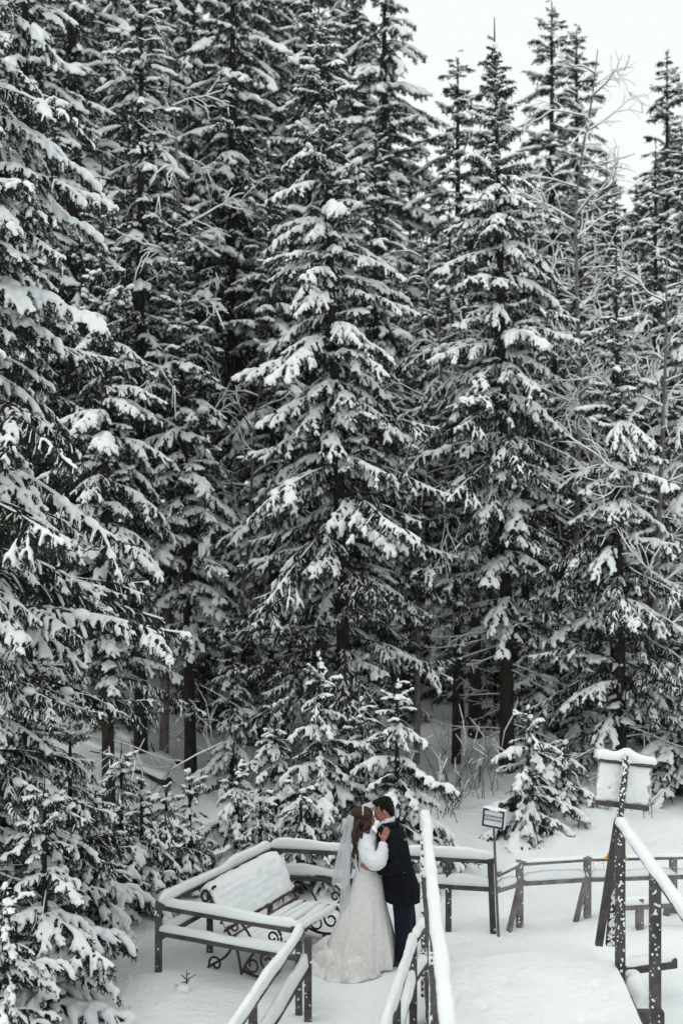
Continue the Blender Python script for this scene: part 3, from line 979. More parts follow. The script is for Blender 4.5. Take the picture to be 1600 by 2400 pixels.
link('snow_surface', tri_mesh('snow_surface', dv, np.concatenate([q[:, [0, 1, 2]], q[:, [0, 2, 3]]]), [SNOW_GROUND], None, np.ones(len(q) * 2, bool)), walk)
for x0, x1 in ((.84, .53), (2.68, 2.28)):
    mb = MB(); mb.beam((x0 - 1.7, 11.15 - 9, .10), (x1 - 1.7, 3.5 - 9, .10), .06, .26, 0, .005); mb.build('side_beam', WOOD_DARK, walk)
for yy in (10.55, 9.0, 7.5):
    mb = MB(); mb.beam((.78 - 1.7, yy - 9, .02), (2.98 - 1.7, yy - 9, .02), .09, .12, 0, .006); mb.build('cross_beam', WOOD_DARK, walk)
mb = MB(); mb.beam((2.74 - 1.7, 11.28 - 9, .17), (3.34 - 1.7, 11.42 - 9, .19), .12, .10, 0, .008); mb.build('edge_timber', WOOD_DARK, walk)
caps('snow_cap', walk, [((2.74 - 1.7, 11.28 - 9, .22), (3.34 - 1.7, 11.42 - 9, .24), .12, .06)], 230)
mb = MB(); rng = np.random.default_rng(3)
mb.blob((2.80 - 1.7, 10.95 - 9, .10), (.11, .12, .16), rng, .05, 3); mb.blob((2.84 - 1.7, 11.1 - 9, .12), (.10, .10, .12), rng, .05, 3)
link('snow_lump', remesh(mb, 'snow_lump', .02, [SNOW], None, 2), walk)

# ------------------------------------------------------------------ notice board on its leaning frame
nb0 = at(1440, 2215, 11.3)
nb = thing('notice_board', 'leaning notice board plastered with snow, on dark timber legs', 'notice board', nb0)
def L_(px, py, d): return at(px, py, d) - nb0
for a, b, w, h, nm in ((L_(1402, 2216, 11.35), L_(1447, 1925, 11.10), .075, .045, 'leg'), (L_(1428, 2216, 11.5), L_(1441, 2055, 11.42), .085, .05, 'leg'), (L_(1449, 1935, 11.06), L_(1468, 1773, 11.06), .055, .05, 'post')):
    mb = MB(); mb.beam(a, b, w, h, 0, .005); mb.build(nm, WOOD_DARK, nb)
mb = MB(); mb.beam(L_(1421, 2100, 11.3), L_(1441, 2062, 11.35), .05, .05, 0, .004); mb.build('strut', WOOD_DARK, nb)
TL, TR, BR, BL = L_(1403, 1772, 11.12), L_(1530, 1788, 11.16), L_(1517, 1899, 11.16), L_(1392, 1884, 11.12)
PANEL = noisy('board_panel', (.30, .29, .28), (.42, .41, .40), 8, .8)
mb = MB()
back = Vector((0, .022, 0))
pv = [TL, TR, BR, BL, TL + back, TR + back, BR + back, BL + back]
mb.add([p[:] for p in pv], [(0, 3, 2, 1), (4, 5, 6, 7), (0, 1, 5, 4), (1, 2, 6, 5), (2, 3, 7, 6), (3, 0, 4, 7)])
board = mb.build('board', PANEL, nb)
fw = Vector((0, -.022, 0))
ex = (TR - TL).normalized(); ez = (TL - BL).normalized()
mb = MB(); mb.beam(TL + fw - ez * .025, TR + fw - ez * .025, .025, .05, 0, .003, math.atan2(0, 1)); mb.build('batten', WOOD_DARK, nb)
mb = MB(); mb.beam(BL + fw + ez * .02, BR + fw + ez * .02, .025, .045, 0, .003); mb.build('batten', WOOD_DARK, nb)
rng = np.random.default_rng(8)
mb = MB()
for i in range(700):
    u, v = rng.random(), rng.random()
    if abs(u - .52) < .035: continue
    c = BL + (BR - BL) * (.03 + .94 * u) + (TL - BL) * (.11 + .76 * v)
    r = rng.uniform(.018, .032)
    mb.blob((c.x, c.y + .004, c.z), (r, .012 + .012 * rng.random(), r * .9), rng, .2, 1)
tag(link('clinging_snow', remesh(mb, 'clinging_snow', .010, [SNOW], .6, 3), board), kind='stuff')
mb = MB()
for i in range(26):
    t = i / 25
    c = TL + (TR - TL) * t
    h = .055 + .055 * math.exp(-((t - .52) / .16) ** 2) + .02 * math.exp(-((t - .1) / .1) ** 2)
    mb.blob((c.x, c.y, c.z + h * .25), (.035, .048, h * .85), rng, .05, 2)
link('snow_cap', remesh(mb, 'snow_cap', .013, [SNOW], .7, 4), nb)
plaster(nb, [(np.array(L_(1449, 1935, 11.06)), np.array(L_(1468, 1773, 11.06)), .03, ((0, -1), (-1, 0)), 55), (np.array(L_(1428, 2216, 11.5)), np.array(L_(1441, 2055, 11.42)), .04, ((0, -1),), 70)], 9)

# ------------------------------------------------------------------ caution sign
SIGN_WHITE = noisy('sign_white', (.70, .72, .76), (.78, .80, .83), 5, .5)
SIGN_BLUE = noisy('sign_navy', (.012, .016, .045), (.022, .028, .07), 9, .5)
SIGN_TEXT = noisy('sign_text', (.03, .03, .035), (.05, .05, .055), 9, .6)
SIGN_GREY = noisy('sign_side', (.45, .47, .52), (.55, .57, .62), 5, .5)
METAL = noisy('grey_pole', (.09, .085, .085), (.16, .15, .15), 12, .6)
sg0 = at(1169, 2192, 12.72)
sg = thing('caution_sign', 'small white caution sign with navy border on a thin pole', 'sign', sg0)
mb = MB(); mb.tube([(0, 0, -.2), tuple(at(1156, 1930, 12.72) - sg0)], [.016, .014], 8); mb.build('pole', METAL, sg)
piv = link('sign_box', None, sg)
W_, H_, D_ = .262, .215, .075
mb = MB(); mb.box((0, D_ / 2, 0), (W_, D_, H_), None, 0, .004)
bpy.data.objects.remove(piv)
sb = mb.build('sign_box', SIGN_WHITE, sg)
sb.location = at(1155, 1919, 12.66) - sg0
sb.rotation_euler = (R(3), R(5.5), R(-20))
mb = MB(); t = .020
for c, s_ in (((0, 0, H_ / 2 - .016), (W_ - .02, .004, t)), ((0, 0, -H_ / 2 + .016), (W_ - .02, .004, t)), ((-W_ / 2 + .02, 0, 0), (t, .004, H_ - .054)), ((W_ / 2 - .02, 0, 0), (t, .004, H_ - .054))):
    mb.box((c[0], -.002, c[2]), s_)
mb.build('border', SIGN_BLUE, sb)
mb = MB(); mb.box((W_ / 2 + .001, D_ / 2, 0), (.004, D_ * .55, H_ * .86)); mb.build('side_panel', SIGN_GREY, sb)
for i, txt in enumerate(('ОСТОРОЖНО!', 'СКОЛЬЗКО!')):
    cu = bpy.data.curves.new('lettering', 'FONT'); cu.body = txt; cu.size = .0325; cu.align_x = 'CENTER'; cu.offset = .0008; cu.extrude = .0008
    o = bpy.data.objects.new('tmp', cu); COL.objects.link(o)
    me = bpy.data.meshes.new_from_object(o.evaluated_get(bpy.context.evaluated_depsgraph_get()))
    bpy.data.objects.remove(o)
    me.materials.clear(); me.materials.append(SIGN_TEXT)
    o = link('lettering', me, sb); o.location = (-.002, -.0022, .012 - .040 * i); o.rotation_euler = (R(90), 0, 0)
caps('snow_cap', sb, [((-W_ / 2, D_ / 2, H_ / 2), (W_ / 2, D_ / 2, H_ / 2), D_ * .9, .020)], 240)

# warning triangle behind the notice-board legs
tr0 = at(1443, 2014, 13.22)
YEL = noisy('sign_yellow', (.62, .36, .03), (.72, .45, .05), 6, .5)
RED = noisy('sign_red', (.42, .03, .02), (.52, .05, .03), 6, .5)
tw = thing('warning_sign', 'yellow warning triangle with red border fixed to the grey railing', 'sign', tr0)
def tri_plate(s, y, th):
    h = s * .866
    p = [(-s / 2, y, 0), (s / 2, y, 0), (0, y, h)]
    v = p + [(a, b + th, c) for a, b, c in p]
    return v, [(0, 1, 2), (5, 4, 3), (0, 3, 4, 1), (1, 4, 5, 2), (2, 5, 3, 0)]
mb = MB(); mb.add(*tri_plate(.275, 0, .006)); mb.build('yellow_plate', YEL, tw)
v, f = tri_plate(.205, -.004, .003); mb = MB(); mb.add(np.array(v) + [0, 0, .022], f); mb.build('red_border', RED, tw)
v, f = tri_plate(.135, -.007, .003); mb = MB(); mb.add(np.array(v) + [0, 0, .042], f); mb.build('white_face', SIGN_WHITE, tw)
mb = MB(); mb.beam((0, .02, -.45), (0, .02, .2), .03, .02, 0, .003); mb.build('stake', WOOD_GREY, tw)

# ------------------------------------------------------------------ bench
IRON = noisy('black_iron', (.008, .008, .011), (.018, .018, .022), 20, .45, spec=.5)
SLAT = noisy('red_brown_slat', (.10, .045, .035), (.17, .085, .07), 10, .7)
bu = Vector((.46, .89, 0)).normalized(); bn = Vector((bu.y, -bu.x, 0))
bench = thing('park_bench', 'snow-covered park bench with curled black iron ends', 'bench', (-1.28, 11.60, -.01), math.atan2(bu.y, bu.x))
# local axes: x along the bench, -y to the front, z up
BL_ = 1.40
prof = [(.17, .385), (.115, .47), (.068, .545), (.025, .62), (-.015, .69), (-.05, .755), (-.08, .81)]      # backrest slats: (distance to the front, z)
for i, (f_, z) in enumerate(prof):
    nxt = prof[min(i + 1, len(prof) - 1)]; prv = prof[max(i - 1, 0)]
    a = math.atan2(nxt[1] - prv[1], -(nxt[0] - prv[0]))
    mb = MB(); mb.box((0, 0, 0), (BL_, .022, .07), None, 0, .005)
    o = mb.build('slat', SLAT, bench); o.location = (BL_ / 2, -f_, z); o.rotation_euler = (-(a - math.pi / 2), 0, 0)
seatf = [.24, .34, .44, .54, .64]
for f_ in seatf:
    mb = MB(); mb.box((0, 0, 0), (BL_, .082, .024), None, 0, .005)
    o = mb.build('slat', SLAT, bench); o.location = (BL_ / 2, -f_, .36)
it = [((.005, -f_, .372), (BL_ - .005, -f_, .372), .076, .05 if i < 4 else .065) for i, f_ in enumerate(seatf)]
caps('snow_cap', bench, it, 260)
# blanket of snow over the front of the backrest, rippled by the slats
nxs, nzs = 70, 34
pf = np.array(prof[1:] + [(-.115, .835), (-.155, .825), (-.18, .79)])
tt = np.linspace(0, len(pf) - 1, nzs)
pi_ = np.minimum(tt.astype(int), len(pf) - 2); fr = (tt - pi_)[:, None]
pc = pf[pi_] * (1 - fr) + pf[pi_ + 1] * fr
tg = unit(np.gradient(pc, axis=0)); nm = np.stack([tg[:, 1], -tg[:, 0]], 1)
rng = np.random.default_rng(12)
V = []
for side in (0, 1):
    for i in range(nxs):
        u = i / (nxs - 1)
        wob = np.array([vnoise(np.array([u * 18.0]), np.array([t * 2.2 + 7]))[0] for t in tt])
        th = .034 + .0035 * np.cos(tt * 2 * math.pi) + .020 * wob + .022 * np.sin(np.pi * np.clip(tt / tt[-1], 0, 1)) ** 2
        th *= min(1, .35 + 10 * min(u, 1 - u)); th *= np.clip((nzs - np.abs(np.arange(nzs) - nzs / 2 + .5) * 2) / 4, .35, 1)
        p = pc + nm * ((.014 + th)[:, None] if side else .012)
        V.append(np.stack([np.full(nzs, u * BL_), -p[:, 0], p[:, 1]], 1))
V = np.concatenate(V); F = []
o2 = nxs * nzs
for i in range(nxs - 1):
    for j in range(nzs - 1):
        a = i * nzs + j
        F.append((o2 + a, o2 + a + nzs, o2 + a + nzs + 1, o2 + a + 1)); F.append((a, a + 1, a + nzs + 1, a + nzs))
for i in range(nxs - 1):
    for j in (0, nzs - 1):
        a = i * nzs + j; F.append((a, a + nzs, o2 + a + nzs, o2 + a))
for j in range(nzs - 1):
    for i in (0, nxs - 1):
        a = i * nzs + j; F.append((a, o2 + a, o2 + a + 1, a + 1))
mb = MB(); mb.add(V, F)
mb.build('snow_blanket', SNOW, bench, True)
def spiral(cx, cz, r0, r1, a0, turns, n=26):
    t = np.linspace(0, 1, n); a = a0 + turns * 2 * math.pi * t; r = r0 + (r1 - r0) * t
    return np.stack([np.zeros(n), -(cx + r * np.cos(a)), cz + r * np.sin(a)], 1)
def bez(pts, n=20):
    pts = [np.array(p, float) for p in pts]
    t = np.linspace(0, 1, n)[:, None]
    k = len(pts) - 1
    out = sum(math.comb(k, i) * (1 - t) ** (k - i) * t ** i * pts[i] for i in range(k + 1))
    return np.stack([np.zeros(n), -out[:, 0], out[:, 1]], 1)
for xe in (.03, BL_ - .03):
    g = lambda P: P + np.array([xe, 0, 0])
    r = .0145
    mb = MB()
    mb.tube(g(bez([(.20, .345), (.12, .46), (.02, .60), (-.08, .75), (-.10, .88), (-.02, .88)])), r, 6)       # back upright
    mb.tube(g(spiral(-.14, .75, .08, .03, R(20), .85)), r * .9, 6)
    mb.tube(g(bez([(.18, .345), (.70, .345)], 4)), r * 1.1, 6)                                                 # seat rail
    mb.build('seat_frame', IRON, bench, True)
    mb = MB()
    mb.tube(g(bez([(.05, .58), (.25, .66), (.52, .66), (.74, .66), (.82, .50), (.72, .40)])), r, 6)
    mb.tube(g(spiral(.655, .475, .070, .02, R(-60), 1.15)), r * .8, 6)
    mb.tube(g(bez([(.08, .55), (.18, .66), (.32, .56), (.42, .40)])), r * .85, 6)
    mb.tube(g(spiral(.20, .50, .055, .02, R(100), -.9)), r * .7, 6)
    mb.build('armrest', IRON, bench, True)
    mb = MB()
    mb.tube(g(bez([(.18, .34), (.16, .18), (.02, .14), (-.14, .02)])), r, 6)
    mb.tube(g(spiral(-.02, .09, .085, .03, R(-150), -1.0)), r * .85, 6)
    mb.build('leg', IRON, bench, True)
    mb = MB()
    mb.tube(g(bez([(.70, .34), (.82, .20), (.74, .03), (.50, .02), (.32, .08)])), r, 6)
    mb.tube(g(spiral(.60, .215, .095, .035, R(80), 1.2)), r * .85, 6)
    mb.tube(g(bez([(.50, .02), (.64, .02), (.74, -.04), (.84, -.03)])), r, 6)
    mb.build('leg', IRON, bench, True)
    mb = MB()
    mb.tube(g(bez([(.22, .34), (.27, .18), (.29, .04)])), r * .85, 6)
    mb.tube(g(bez([(.29, .04), (.36, .22), (.50, .34)])), r * .85, 6)
    mb.tube(g(spiral(.42, .16, .085, .03, R(200), 1.05)), r * .8, 6)
    mb.build('scroll', IRON, bench, True)

# ------------------------------------------------------------------ fallen logs
def log(a, b, r, seed, label):
    a = Vector(a); b = Vector(b)
    root = thing('fallen_log', label, 'log', a, 0, 'fallen logs on the snowbank')
    mb = MB(); rng = np.random.default_rng(seed)
    P = np.linspace(np.zeros(3), np.array(b - a), 12) + np.stack([np.zeros(12), np.zeros(12), .05 * (noise1(rng, 12, 3) - .5)], 1)
    mb.tube(P, np.linspace(r, r * .7, 12), 10); mb.build('trunk', BARK, root, True)
    mb = MB()
    for i in range(3):
        p = P[int(rng.integers(2, 10))]; d = np.array([rng.normal(0, .3), -.5, rng.uniform(.1, .6)])
        mb.tube([p, p + d * .5], [.02, .008], 5)
    mb.build('stub', BARK, root)
    caps('snow_cap', root, [((0, 0, r * .85), tuple((b - a) + Vector((0, 0, r * .6))), r * 1.5, r * .7)], seed)
log(at(150, 1668, 21.0), at(418, 1800, 19.2), .13, 301, 'topmost of the fallen logs left of the slender spruce')
log(at(120, 1708, 20.5), at(395, 1835, 18.3), .12, 302, 'middle fallen log under a thick band of snow')
log(at(210, 1790, 19.2), at(350, 1812, 18.6), .11, 303, 'short dark log lowest among the fallen logs')

# ------------------------------------------------------------------ leafless shrubs and stems
def shrub(px, d, h, n, spread, seed, label, snow=.25, r=.006):
    p = spot(px, d)
    rng = np.random.default_rng(seed)
    root = thing('bare_shrub', label, 'shrub', p, 0, 'leafless shrubs in the snow')
    mb = MB(); sn = MB()
    for i in range(n):
        a = rng.uniform(0, 6.28); b = np.array([rng.normal(0, spread * .25), rng.normal(0, spread * .25), -.05])
        hh = h * rng.uniform(.45, 1.1)
        u = np.linspace(0, 1, 7)[:, None]
        P = b + np.concatenate([u ** 1.4 * spread * math.cos(a) * rng.uniform(.2, 1), u ** 1.4 * spread * math.sin(a) * rng.uniform(.2, 1), u * hh], 1)
        P[1:] += rng.normal(0, .018 * h, (6, 3))
        mb.tube(P, np.linspace(r, r * .35, 7), 4)
        for k in range(int(rng.integers(2, 5))):
            j = int(rng.integers(2, 6)); D = np.array([rng.normal(0, .6), rng.normal(0, .6), .7])
            l = hh * rng.uniform(.12, .35)
            Q = np.array([P[j], P[j] + D * l * .5, P[j] + D * l + [0, 0, -.05 * l]])
            mb.tube(Q, [r * .5, r * .4, r * .25], 3)
            if rng.random() < snow: sn.tube(Q, [.009, .011, .006], 5, up=.7)
        if rng.random() < snow: sn.tube(P[3:], [.008, .012, .010, .006], 5, up=.5)
    tag(mb.build('stems', TWIG, root, True), kind='stuff')
    if sn.n: tag(sn.build('snow_cap', SNOW, root, True), kind='stuff')
shrub(1105, 18.0, 1.5, 26, .8, 401, 'thicket of dark bare stems between the trunks behind the caution sign')
shrub(1050, 17.2, .9, 18, .6, 402, 'low bare brush at the foot of the thin trunks')
shrub(225, 11.9, .55, 14, .4, 403, 'dry stems sticking out of the snow left of the corner post', .0, .004)
shrub(1345, 17.3, 1.0, 9, .35, 404, 'bare stems beside the notice board panel', .1)
shrub(560, 18.6, 1.9, 16, .7, 405, 'tall bare shrub beside the slender spruce trunk', .25)
shrub(300, 15.4, 1.7, 14, .8, 406, 'bare shrub in front of the fallen logs', .3)
shrub(1415, 14.6, .45, 3, .2, 407, 'two lone dry stalks in the open snow', 0, .004)
shrub(312, 10.6, .34, 3, .12, 408, 'dry grass stalks at the bottom of the picture', 0, .0025)
shrub(705, 19.5, 1.6, 18, .7, 409, 'bare undergrowth below the great middle spruce', .3)
shrub(1490, 17.0, .7, 10, .5, 410, 'bare brush under the broad spruce at the right', .2)
shrub(180, 22.0, 3.4, 22, 1.3, 412, 'tall bare thicket in the shade above the fallen logs', .3, .010)
shrub(520, 23.0, 3.2, 24, 1.2, 413, 'tall bare thicket right of the slender spruce trunk', .3, .010)
shrub(690, 25.0, 3.2, 24, 1.4, 414, 'bare thicket deep behind the young spruces left of the bride', .3, .010)
shrub(960, 24.0, 3.4, 24, 1.3, 415, 'bare thicket deep in the forest above the groom', .3, .010)
shrub(1160, 24.5, 3.0, 22, 1.2, 416, 'bare thicket deep between trunks above the caution sign', .3, .010)
shrub(1300, 23.0, 2.8, 20, 1.2, 417, 'bare thicket deep behind the sprawling young spruce', .3, .010)
shrub(340, 25.0, 3.6, 24, 1.4, 418, 'bare thicket deep left of the slender spruce', .3, .010)
shrub(640, 13.9, .5, 10, .35, 411, 'dry twigs behind the railing corner', .3, .004)

# seedling
sp0 = on(437, 2338, .0)
sd_ = thing('spruce_seedling', 'tiny spruce seedling poking out of the snow before the railing', 'tree', (sp0.x, sp0.y, gz(sp0.x, sp0.y)))
mb = MB(); mb.tube([(0, 0, -.05), (.004, 0, .10), (.0, 0, .20)], [.007, .006, .003], 6); mb.build('trunk', TWIG, sd_)
rng = np.random.default_rng(5)
for k, (a, h, l, e) in enumerate(((0.2, .10, .10, .5), (2.6, .11, .07, .4), (4.2, .085, .08, .3), (5.6, .15, .05, .6), (1.4, .06, .09, .1), (3.4, .05, .10, .1))):
    d_ = np.array([math.cos(a) * math.cos(e), math.sin(a) * math.cos(e), math.sin(e)])
    mb = MB(); P0 = np.array([0, 0, h])
    mb.tube([P0, P0 + d_ * l], [.005, .003], 5)
    for i in range(40):
        q = P0 + d_ * l * rng.random(); n_ = unit(d_ + rng.normal(0, .7, 3)); w_ = unit(np.cross(n_, rng.normal(size=3))) * .0016
        mb.add([q - w_, q + w_, q + n_ * .018], [(0, 1, 2)])
    mb.build('branch', NEEDLE, sd_)
mb = MB(); mb.blob((-.03, -.02, .03), (.07, .06, .05), rng, .1, 2); mb.blob((-.06, .0, .01), (.07, .06, .04), rng, .1, 2)
link('snow_lump', remesh(mb, 'snow_lump', .012, [SNOW], None, 2), sd_)
# ------------------------------------------------------------------ the couple
CX, CY = .40, 11.90
SKIN = noisy('skin', (.30, .135, .095), (.38, .18, .13), 14, .55, spec=.3)
SKIN2 = noisy('skin_cold', (.33, .135, .10), (.41, .18, .135), 14, .55, spec=.3)
COAT = noisy('black_wool', (.006, .0065, .009), (.011, .012, .016), 40, .95, .25, 300, spec=.04, bdist=.003)
TROUSER = noisy('navy_cloth', (.004, .005, .013), (.007, .009, .020), 30, .85, spec=.2)
SHOE = noisy('navy_shoe', (.008, .010, .025), (.015, .02, .04), 10, .4)
SHIRT = noisy('white_shirt', (.72, .74, .78), (.80, .82, .85), 10, .8)
HAIR_D = noisy('dark_hair', (.004, .003, .0025), (.010, .0075, .006), 60, .6, .5, 200, stretch=(1, 1, .3), bdist=.004, spec=.08)
HAIR_B = noisy('brown_hair', (.014, .006, .004), (.05, .018, .010), 55, .45, .8, 120, stretch=(1, 1, .12), bdist=.006)
FUR = noisy('white_fur', (.74, .77, .81), (.84, .86, .88), 22, .95, .9, 160, spec=.1, sheen=.3, bdist=.008)
DRESS = noisy('ivory_lace', (.69, .68, .655), (.77, .762, .74), 34, .85, .5, 90, spec=.15, bdist=.004)
BAND = noisy('silver_band', (.62, .58, .52), (.75, .72, .68), 60, .4)
# flakes caught on the coat
nt = COAT.node_tree
b_ = nt.nodes['Principled BSDF']
lk = b_.inputs['Base Color'].links[0]
vo = nt.nodes.new('ShaderNodeTexVoronoi'); vo.inputs['Scale'].default_value = 42
tc = nt.nodes.new('ShaderNodeTexCoord'); nt.links.new(tc.outputs['Object'], vo.inputs['Vector'])
lt = nt.nodes.new('ShaderNodeMath'); lt.operation = 'LESS_THAN'; lt.inputs[1].default_value = .05
nt.links.new(vo.outputs['Distance'], lt.inputs[0])
mx = nt.nodes.new('ShaderNodeMix'); mx.data_type = 'RGBA'; mx.inputs['B'].default_value = (.5, .52, .55, 1)
nt.links.new(lt.outputs[0], mx.inputs['Factor']); nt.links.new(lk.from_socket, mx.inputs['A']); nt.links.new(mx.outputs['Result'], b_.inputs['Base Color'])

def rings(mb, rows, n=28, cap=True, ripple=None):
    """closed loft of ellipses: rows of (cx, cy, z, rx, ry)"""
    V = []
    a = np.linspace(0, 2 * math.pi, n, endpoint=False)
    for i, (cx, cy, z, rx, ry) in enumerate(rows):
        k = np.ones(n)
        if ripple: k = ripple(a, z, i)
        V.append(np.stack([cx + rx * np.cos(a) * k, cy + ry * np.sin(a) * k, np.full(n, z)], 1))
    V = np.concatenate(V); F = []
    m = len(rows)
    for i in range(m - 1):
        for j in range(n):
            j2 = (j + 1) % n
            F.append((i * n + j, i * n + j2, (i + 1) * n + j2, (i + 1) * n + j))
    if cap:
        F.append(tuple(range(n))[::-1]); F.append(tuple((m - 1) * n + j for j in range(n)))
    mb.add(V, F)

def limb(mb, pts, rad, n=7, sides=12):
    """smooth tapered limb through the joints"""
    pts = np.array(pts, float); rad = np.array(rad, float)
    t = np.linspace(0, len(pts) - 1, (len(pts) - 1) * n + 1)
    i = np.minimum(t.astype(int), len(pts) - 2); f = (t - i)[:, None]
    P = pts[i] * (1 - f) + pts[i + 1] * f; r = rad[i] * (1 - f[:, 0]) + rad[i + 1] * f[:, 0]
    for _ in range(2):
        P[1:-1] = (P[:-2] + 2 * P[1:-1] + P[2:]) / 4
    mb.tube(P, r, sides)

def hand(mb, wrist, palm_c, fwd, side, up, size=1.0, curl=.2, spread=.12, thumb=1):
    """palm and five fingers; fwd along the fingers, side across the palm, up out of the back of the hand"""
    fwd, side, up = [np.array(v, float) / np.linalg.norm(v) for v in (fwd, side, up)]
    W = np.array(wrist, float); C = np.array(palm_c, float)
    limb(mb, [W, C], [.026 * size, .028 * size], 4, 8)
    B = np.array([fwd, side, up]).T
    mb.blob(C, (.046 * size, .040 * size, .016 * size), None, 0, 2, rot=B)
    for i, (o, l) in enumerate(((-.030, .070), (-.010, .080), (.010, .076), (.030, .058))):
        a = C + fwd * .036 * size + side * o * size
        d = fwd + side * (o * 4 * spread)
        p1 = a + d * l * .45 * size; p2 = p1 + (d - up * curl) * l * .32 * size; p3 = p2 + (d - up * curl * 2) * l * .26 * size
        mb.tube([a - fwd * .02 * size, p1, p2, p3], np.array([.0092, .0088, .008, .0066]) * size, 7)
    a = C - fwd * .018 * size + side * thumb * .030 * size
    p1 = a + (fwd * .5 + side * thumb * .8) * .036 * size; p2 = p1 + (fwd * .9 + side * thumb * .35) * .032 * size
    mb.tube([a - side * thumb * .015, p1, p2], np.array([.012, .0105, .008]) * size, 7)

def head(mb, c, face, tilt, k=1.0, ears=True):
    """skull, jaw, nose, brow, lips, chin and ears; face = +1 / -1 along x, tilt lowers the face"""
    c = np.array(c, float)
    ct, st = math.cos(tilt), math.sin(tilt)
    def P(x, y, z): return c + np.array([face * (x * ct + z * st), y, -x * st + z * ct]) * k
    Rm = np.array([[face * ct, 0, face * st], [0, 1, 0], [-st, 0, ct]])
    def E(x, y, z, rx, ry, rz, sub=3): mb.blob(P(x, y, z), np.array([rx, ry, rz]) * k, None, 0, sub, rot=Rm)
    E(-.012, 0, .030, .097, .076, .093)
    E(.030, 0, -.030, .062, .058, .082)
    E(.048, 0, -.085, .032, .032, .028, 2)
    E(.072, 0, .022, .022, .050, .020, 2)            # brow
    E(.070, 0, -.058, .022, .026, .018, 2)           # mouth
    for s in (-1, 1):
        E(.050, s * .034, -.022, .030, .024, .030, 2)  # cheeks
        E(.079, s * .027, .004, .008, .012, .007, 2)   # eyelids
        if ears: E(-.008, s * .077, -.006, .018, .008, .031, 2) # ears
        E(.086, s * .010, -.030, .010, .008, .008, 1)  # nostrils
    mb.tube([P(.080, 0, .018), P(.094, 0, -.008), P(.104, 0, -.026), P(.090, 0, -.036)], np.array([.009, .010, .013, .010]) * k, 8)
    mb.tube([P(.090, -.020, -.052), P(.096, 0, -.050), P(.090, .020, -.052)], np.array([.005, .008, .005]) * k, 6)
    mb.tube([P(.087, -.018, -.064), P(.092, 0, -.065), P(.087, .018, -.064)], np.array([.005, .008, .005]) * k, 6)
    return P, Rm

def part(name, mb, mat, parent, voxel=.008, ratio=.5, sm=2, displace=None):
    return link(name, remesh(mb, name, voxel, [mat], ratio, sm, displace), parent)

# ---------------- groom
groom = thing('person', 'person in a black coat and navy trousers embracing the person in white', 'person', (CX, CY, 0), 0)
mb = MB()
GP, GR = head(mb, (.040, 0, 1.580), -1, R(20), 1.06)
limb(mb, [(.06, 0, 1.54), (.10, 0, 1.42), (.12, 0, 1.32)], [.060, .062, .09])
rings(mb, [(.12, 0, 1.34, .09, .14), (.13, 0, 1.20, .10, .15), (.17, 0, 1.0, .10, .14), (.20, 0, .85, .11, .15)])
for s in (-1, 1):
    limb(mb, [(.21, s * .08, .86), (.26 + .02 * s, s * .09, .48), (.25 + .03 * s, s * .10, .08)], [.085, .06, .042])
    limb(mb, [(.25 + .03 * s, s * .10, .08), (.22 + .03 * s, s * .10, .05), (.12 + .03 * s, s * .11, .035)], [.040, .040, .03])
limb(mb, [(.14, -.17, 1.34), (.17, -.25, 1.09), (-.03, -.235, 1.035)], [.055, .045, .030])
limb(mb, [(.14, .17, 1.34), (.10, .26, 1.06), (-.14, .20, 1.03)], [.055, .045, .030])
hand(mb, (-.03, -.235, 1.035), (-.085, -.222, 1.045), (-1, .12, .42), (.40, 0, .9), (0, -1, 0), 1.1, .10, .2, 1)
hand(mb, (-.14, .20, 1.03), (-.20, .185, 1.05), (-1, -.3, .3), (.3, 0, .9), (0, 1, 0), 1.05, .25, .1, 1)
part('body', mb, SKIN, groom, .0055, .35, 1)
mb = MB()
rings(mb, [(.105, 0, 1.475, .078, .080), (.11, 0, 1.43, .090, .095), (.115, 0, 1.385, .135, .175), (.118, 0, 1.32, .155, .225), (.145, 0, 1.18, .163, .228), (.165, 0, 1.05, .165, .215), (.195, 0, .93, .175, .21),
           (.218, 0, .80, .192, .218), (.240, 0, .70, .203, .226), (.246, 0, .655, .204, .228)])
limb(mb, [(.125, -.165, 1.345), (.165, -.255, 1.19), (.175, -.275, 1.09), (.075, -.262, 1.035), (-.025, -.24, 1.03)], [.090, .083, .074, .062, .050])
limb(mb, [(.125, .165, 1.345), (.14, .255, 1.19), (.11, .275, 1.07), (-.01, .24, 1.04), (-.13, .205, 1.03)], [.090, .083, .074, .062, .050])
mb.tube([(.03, -.075, 1.44), (-.005, -.095, 1.36), (-.018, -.07, 1.24), (.0, -.03, 1.12)], [.014, .022, .020, .010], 8)     # lapel
mb.tube([(.19, -.06, 1.455), (.13, -.10, 1.46), (.04, -.085, 1.435)], [.018, .020, .016], 8)                                     # collar
mb.tube([(.19, .06, 1.455), (.20, 0, 1.47), (.19, -.06, 1.455)], [.018, .020, .018], 8)
coat = part('coat', mb, COAT, groom, .009, .5, 3, (.014, .10))
mb = MB()
for s in (-1, 1):
    limb(mb, [(.235, s * .085, .80), (.235, s * .09, .66), (.265 + .025 * s, s * .098, .45), (.27 + .035 * s, s * .10, .22), (.262 + .035 * s, s * .10, .06)], [.118, .112, .095, .082, .075])
part('trousers', mb, TROUSER, groom, .009, .5, 2, (.012, .08))
for s in (-1, 1):
    mb = MB()
    x0 = .26 + .035 * s
    limb(mb, [(x0 + .04, s * .10, .045), (x0 - .06, s * .103, .045), (x0 - .15, s * .108, .034), (x0 - .205, s * .11, .028)], [.042, .046, .040, .024])
    mb.box((x0 - .08, s * .105, .008), (.28, .082, .016), None, 0, .004)
    part('shoe', mb, SHOE, groom, .007, .5, 1)
mb = MB()
